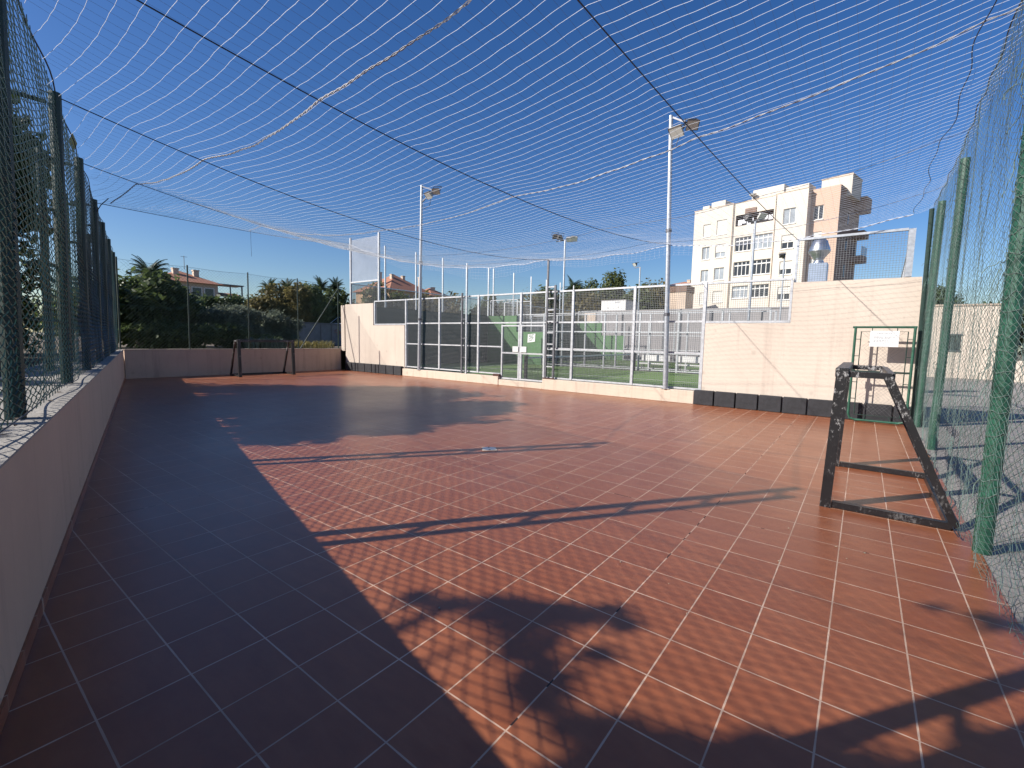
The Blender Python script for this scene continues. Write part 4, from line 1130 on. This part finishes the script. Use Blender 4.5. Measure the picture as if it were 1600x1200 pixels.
def window(parent, x0, x1, z0, z1, y, shut=0., panes=2, transom=False, glass='glassl', depth=.18):
    Y = y + depth
    f = MB(); w = .07
    f.box(x0,x0+w,Y-.06,Y,z0,z1); f.box(x1-w,x1,Y-.06,Y,z0,z1); f.box(x0+w,x1-w,Y-.06,Y,z0,z0+w); f.box(x0+w,x1-w,Y-.06,Y,z1-w,z1)
    for k in range(1, panes): xm = x0 + (x1-x0)*k/panes; f.box(xm-w/2,xm+w/2,Y-.05,Y,z0+w,z1-w)
    if transom: f.box(x0+w,x1-w,Y-.055,Y-.001,z1-.5,z1-.38)
    f.box(x0-.06,x1+.06,y-.08,y-.003,z0-.09,z0-.01)
    fr = f.build('window', M['bwhite'], parent)
    g = MB(); g.face((x0,Y-.01,z0),(x1,Y-.01,z0),(x1,Y-.01,z1),(x0,Y-.01,z1)); g.build('pane', M[glass], fr)
    if shut > 0:
        s = MB(); zz = z1 - (z1-z0)*shut; k = z1
        while k > zz + .01:
            s.box(x0+.02,x1-.02,Y-.085,Y-.062,max(zz,k-.10),k-.008); k -= .1
        s.build('shutter', M['shutter'], fr)
AX, AY = -12.2, 62.0
t = thing('apartment_block', 'tall cream and salmon apartment block with rows of shuttered windows', 'apartment building', (AX, AY, 0))
class LB(MB):
    """block coordinates: along the front, depth, height"""
    def build(self, name, mats, parent=None, loc=None, smooth=False):
        self.v = [(x+AX, y+AY, z) for x, y, z in self.v]
        return super().build(name, mats, parent, loc, smooth)
colA = [(15.2,16.73),(12.32,13.9),(9.5,11.0),(6.66,8.13),(3.8,5.3)]; colB = [(15.2,16.96),(12.37,14.0),(9.6,11.1),(6.8,8.2),(3.9,5.4)]; colR = [(15.15,16.85),(12.43,13.95),(9.55,11.05),(6.7,8.2),(3.8,5.3)]
wins = []
for i in range(5):
    wins.append(((-5.5,-4.5,*colA[i]), (1.,0,0,1.,1.)[i], 2, 'glassl')); wins.append(((-3.74,-2.46,*colB[i]), (1.,.6,0,1.,1.)[i], 2, 'glassl'))
    wins.append(((3.95,5.23,*colR[i]), (0,.55,.6,.55,1.)[i], 2, 'glassl' if i == 0 else 'glass'))
gal = [g_ for z0_, z1_ in ((12.82,14.5),(9.86,11.57),(7.18,8.66)) for g_ in ((-1.37,.55,z0_,z1_),(.79,2.92,z0_,z1_))]
bal = (-1.46,2.88,15.85,17.15); H_ = 18.62
mb = LB()
facade(mb, -6.8, -1.66, 0, H_, 0, [w_[0] for w_ in wins if w_[0][1] < -1.7]); facade(mb, 3.0, 6.36, 0, H_+.05, 0, [w_[0] for w_ in wins if w_[0][0] > 3])
facade(mb, -1.66, 3.0, 0, H_-.02, .12, gal + [bal], .2)
mb.face((-1.66,0,0),(-1.66,.12,0),(-1.66,.12,H_),(-1.66,0,H_)); mb.face((3.0,.12,0),(3.0,0,0),(3.0,0,H_),(3.0,.12,H_))
mb.face((-6.8,11,0),(-6.8,0,0),(-6.8,0,H_),(-6.8,11,H_)); mb.face((6.36,0,0),(6.36,11,0),(6.36,11,H_+.05),(6.36,0,H_+.05)); mb.face((6.36,11,0),(-6.8,11,0),(-6.8,11,H_),(6.36,11,H_))
mb.face((-6.8,0,H_-.3),(-1.66,0,H_-.3),(-1.66,11,H_-.3),(-6.8,11,H_-.3)); mb.face((-1.66,.12,H_-.31),(6.36,.12,H_-.31),(6.36,11,H_-.31),(-1.66,11,H_-.31))
mb.build('wall', M['bcream'], t)
mb = LB(); mb.tube([(-1.76,-.06,0),(-1.76,-.06,H_-.05)], .05, 6); mb.tube([(3.1,-.06,0),(3.1,-.06,H_-.05)], .05, 6); mb.build('downpipe', M['hwall'], t)
mb = LB(); mb.box(-6.85,-1.70,-.05,.25,H_+.003,H_+.07); mb.box(2.98,6.41,-.05,.25,H_+.053,H_+.12); mb.box(-1.69,2.97,.07,.35,H_-.017,H_+.05); mb.build('parapet_cap', M['hwall'], t)
def lwin(h, y, *a):
    x0_, x1_, z0_, z1_ = h; window(t, x0_+AX, x1_+AX, z0_, z1_, y+AY, *a)
for h, sh, p_, g_ in wins: lwin(h, 0, sh, p_, False, g_)
for k, h in enumerate(gal): lwin(h, .12, 0, 4, True, ('glass','glassl','glass','glass','glassl','glass')[k], .2)
b0, b1, c0, c1 = bal
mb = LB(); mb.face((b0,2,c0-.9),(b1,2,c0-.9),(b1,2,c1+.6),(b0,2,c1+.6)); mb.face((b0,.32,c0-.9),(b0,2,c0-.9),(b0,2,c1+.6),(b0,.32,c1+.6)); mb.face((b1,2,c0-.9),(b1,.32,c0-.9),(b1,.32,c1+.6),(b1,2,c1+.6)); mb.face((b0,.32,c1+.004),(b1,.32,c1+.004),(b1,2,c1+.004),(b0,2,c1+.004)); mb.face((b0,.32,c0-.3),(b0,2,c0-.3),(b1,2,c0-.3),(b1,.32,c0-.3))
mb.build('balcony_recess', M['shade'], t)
mb = LB(); mb.box(-.35,.95,.02,.114,17.16,17.75); mb.build('balcony_vent', M['shade'], t)
mb = LB()
for x0_, x1_, zb in ((-1.2,-.75,15.95),(-.7,-.25,16.1),(-.15,.3,15.88),(.36,.6,16.2),(1.75,2.2,16.15),(2.3,2.75,16.05)): mb.box(x0_,x1_,.24,.262,zb,16.6)
la = tag(mb.build('laundry', M['cloth'], loc=(AX,AY,0)), 'white laundry hanging in the open top balcony of the apartment block', 'laundry')
for x0_, x1_, y0_, y1_, z1_ in ((-6.0,-5.1,.5,2,19.2),(-5.0,-3.2,.8,3,19.55),(.2,3.6,.6,3,19.85),(3.9,6.2,.4,2.5,19.3)): 
    mb = LB(); mb.box(x0_,x1_,y0_,y1_,18.4,z1_); mb.build('roof_box', M['bcream'], t)
mb = LB(); mb.tube([(.35,.2,18.6),(.3,.2,19.1)], .06, 6); mb.lathe((.35,.2,19.15), ((.02,-.1),(.3,.0),(.42,.18)), 14); mb.build('roof_dish', M['bwhite'], t)
# salmon wing, set back a little, with a box on its roof and balconies on its shaded side
holes = [(6.62,7.6,z0_,z0_+1.5) for z0_ in (15.33,12.52,9.7,6.85,4.0)]
mb = LB(); facade(mb, 6.362, 9.06, 0, H_, 1.0, holes)
mb.face((6.362,1,H_-.2),(9.06,1,H_-.2),(9.06,8.2,H_-.2),(6.362,8.2,H_-.2)); mb.face((9.06,8.2,0),(6.362,8.2,0),(6.362,8.2,H_),(9.06,8.2,H_))
mb.build('wing_wall', M['bsalmon'], t)
mb = LB(); mb.face((9.06,1,0),(9.06,8.2,0),(9.06,8.2,H_),(9.06,1,H_)); mb.build('side_wall', M['bside_shaded'], t)
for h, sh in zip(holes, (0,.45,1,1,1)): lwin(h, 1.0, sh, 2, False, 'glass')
mb = LB(); mb.box(6.6,9.5,3.0,6.4,H_-.8,20.0); mb.build('roof_box', M['bcream'], t)
mb = LB(); mb.box(6.55,9.55,2.95,6.45,20.003,20.13); mb.build('parapet_cap', M['hwall'], t)
for z0_, z1_, m_ in ((16.75,18.3,'bside_shaded'),(13.85,14.6,'bside_shaded'),(11.15,11.85,'bside_shaded'),(8.3,9.0,'bside_shaded')):
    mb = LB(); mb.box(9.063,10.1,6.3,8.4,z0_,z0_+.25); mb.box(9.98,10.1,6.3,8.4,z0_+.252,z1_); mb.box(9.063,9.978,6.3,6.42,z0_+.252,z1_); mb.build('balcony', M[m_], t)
mb = LB(); mb.box(10.0,10.03,6.4,8.4,11.86,12.9); mb.build('balcony_glass', M['glassl'], t)
for z in (15.0,12.1,9.3):
    mb = LB(); mb.box(9.063,9.10,4.0,4.25,z,z+1.3); mb.build('slit_window', M['glass'], t)
t.rotation_euler.z = R(-13); la.rotation_euler.z = R(-13)
# small neighbour with brown cap
t = thing('garden_house', 'small cream tower house with a brown cap left of the apartment block', 'house', (-20.4,58,0))
mb = MB(); mb.box(-19.6,-17.4,57,60,0,7.7); mb.build('wall', M['hwall'], t)
mb = MB(); mb.box(-19.7,-17.3,56.9,60.1,7.703,8.5); mb.build('roof_cap', M['shade'], t)
# ventilator on a duct
t = thing('roof_ventilator', 'shiny rotary ventilator on a square metal duct behind the tall cream wall', 'ventilator', (-1.35,18,0))
mb = MB(); mb.bbox(-1.60,-1.10,17.75,18.25,.1,4.22,.01); mb.build('duct', M['tinb'], t)
mb = MB(); mb.lathe((-1.36,18,4.22), ((.17,0),(.12,.10),(.14,.14),(.30,.36),(.31,.40),(.20,.72),(.16,.76),(0,.77)), 20); mb.build('cowl', M['tin'], t, smooth=True)

# ------------------------------------------------------------------ distant houses
def house(lab, x, y, z, w, d, hw, hr, seed, wall='hwall', rot=0., chim=2):
    t = thing('house', lab, 'house', (x,y,z))
    mb = MB(); mb.box(x-w/2,x+w/2,y-d/2,y+d/2,z,z+hw); mb.build('wall', M[wall], t)
    e = .5; r = MB(); zt = z+hw+.004; xa,xb,ya,yb = x-w/2-e,x+w/2+e,y-d/2-e,y+d/2+e
    k = min(w,d)/2
    A = (x, ya+k+e, zt+hr); B = (x, yb-k-e, zt+hr)
    c = [(xa,ya,zt),(xb,ya,zt),(xb,yb,zt),(xa,yb,zt)]
    r.face(c[0],c[1],A); r.face(c[1],c[2],B,A); r.face(c[2],c[3],B); r.face(c[3],c[0],A,B); r.face(*reversed(c))
    ro = r.build('roof', M['roof'], t)
    rng = random.Random(seed)
    for q in range(chim):
        cx_, cy_ = x+rng.uniform(.2,.5)*w/2, y+(q-(chim-1)/2)*d*.32+rng.uniform(-.4,.4)
        mb = MB(); mb.box(cx_-.25,cx_+.25,cy_-.25,cy_+.25,zt+hr*.3,zt+hr*.85+.15); mb.box(cx_-.3,cx_+.3,cy_-.3,cy_+.3,zt+hr*.85+.153,zt+hr*.85+.28); mb.build('chimney', M['hwall'], ro)
    for q in range(4):
        yy = y + (q-1.5)*d/4.5
        mb = MB(); mb.box(x+w/2+.003,x+w/2+.05,yy-.5,yy+.5,z+hw-1.7,z+hw-.4); wi = mb.build('window', M['bwhite'], t)
        mb = MB(); mb.box(x+w/2+.052,x+w/2+.06,yy-.4,yy+.4,z+hw-1.6,z+hw-.5); mb.build('pane', M['glass'], wi)
    return t
h = house('large house with red tiled roof and chimneys behind the dark tree', -60.0, 18.4, G0, 7, 5.2, 5.9, 1.5, 5, chim=2)
mb = MB(); mb.box(-58.5,-56.3,20.9,23.6,6.9,7.0); mb.bar((-56.4,23.4,G0),(-56.4,23.4,6.9),.12); mb.bar((-56.4,22.2,5.4),(-56.4,22.2,6.9),.1); mb.build('porch_canopy', M['steeld'], h)
mb = MB(); mb.box(-60,-56.6,20.85,23.4,G0,5.5); mb.build('side_wing', M['hwall'], h)
mb = MB(); mb.face((-56.2,20.7,5.6),(-56.2,23.8,5.6),(-58.6,23.6,6.2),(-58.6,20.9,6.2)); mb.build('porch_roof', M['roof'], h)
mb = MB(); mb.tube([(-57.3,18.2,8.2),(-57.3,18.2,9.6)], .03, 5); mb.bar((-57.3,17.9,9.5),(-57.3,18.5,9.5),.03); mb.build('aerial', M['steeld'], h)
house('house with red roof and several chimneys behind the padel end wall, left side', -64.0, 50.6, 0, 9, 8.5, 8.9, 3.2, 8, 'hwall2', chim=4)
house('lower house with red roof right of the chimneyed house behind the padel end wall', -61.5, 56.4, 0, 6, 4.5, 8.6, 1.7, 9, 'hwall', chim=1)
t = house('distant ochre house with low red roof left of the apartment block', -25.6, 83, 0, 5, 5, 11.3, .9, 10, 'hwall2', chim=2)

# ------------------------------------------------------------------ light, sky, camera
sd = bpy.data.lights.new('sun', 'SUN'); sd.energy = 5.0; sd.angle = R(.53); sd.color = (1., .95, .88)
so = bpy.data.objects.new('sun', sd); C.objects.link(so); so.rotation_euler = SUN_DIR.to_track_quat('-Z', 'Y').to_euler()
w = bpy.data.worlds.new('World'); bpy.context.scene.world = w; w.use_nodes = True
nt = w.node_tree; bg = nt.nodes['Background']
sky = nt.nodes.new('ShaderNodeTexSky'); sky.sky_type = 'NISHITA'; sky.sun_disc = False
sky.sun_elevation = math.asin(-SUN_DIR.z); sky.sun_rotation = math.atan2(-SUN_DIR.x, -SUN_DIR.y)
sky.altitude = 0; sky.air_density = 1.0; sky.dust_density = .7; sky.ozone_density = 3.0
hs = nt.nodes.new('ShaderNodeHueSaturation'); hs.inputs['Saturation'].default_value = 1.30; hs.inputs['Hue'].default_value = .512; nt.links.new(sky.outputs[0], hs.inputs['Color'])
nt.links.new(hs.outputs[0], bg.inputs['Color']); bg.inputs['Strength'].default_value = .083

f, p, r, y = 718.446, .0970005557, .0204321928, .649477002
fwd = Vector((-math.sin(y)*math.cos(p), math.cos(y)*math.cos(p), -math.sin(p))); rt = Vector((math.cos(y), math.sin(y), 0)); up = rt.cross(fwd)
r2 = rt*math.cos(r) + up*math.sin(r); u2 = -rt*math.sin(r) + up*math.cos(r)
cam = bpy.data.cameras.new('camera'); co = bpy.data.objects.new('camera', cam); C.objects.link(co)
mat = Matrix((r2, u2, -fwd)).transposed().to_4x4(); mat.translation = (0, 0, 1.6); co.matrix_world = mat
cam.sensor_width = 36; cam.lens = 36*f/1600; cam.clip_end = 2000; cam.clip_start = .02
bpy.context.scene.camera = co
vs = bpy.context.scene.view_settings; vs.view_transform = 'Standard'; vs.look = 'None'; vs.exposure = .6; vs.gamma = 1
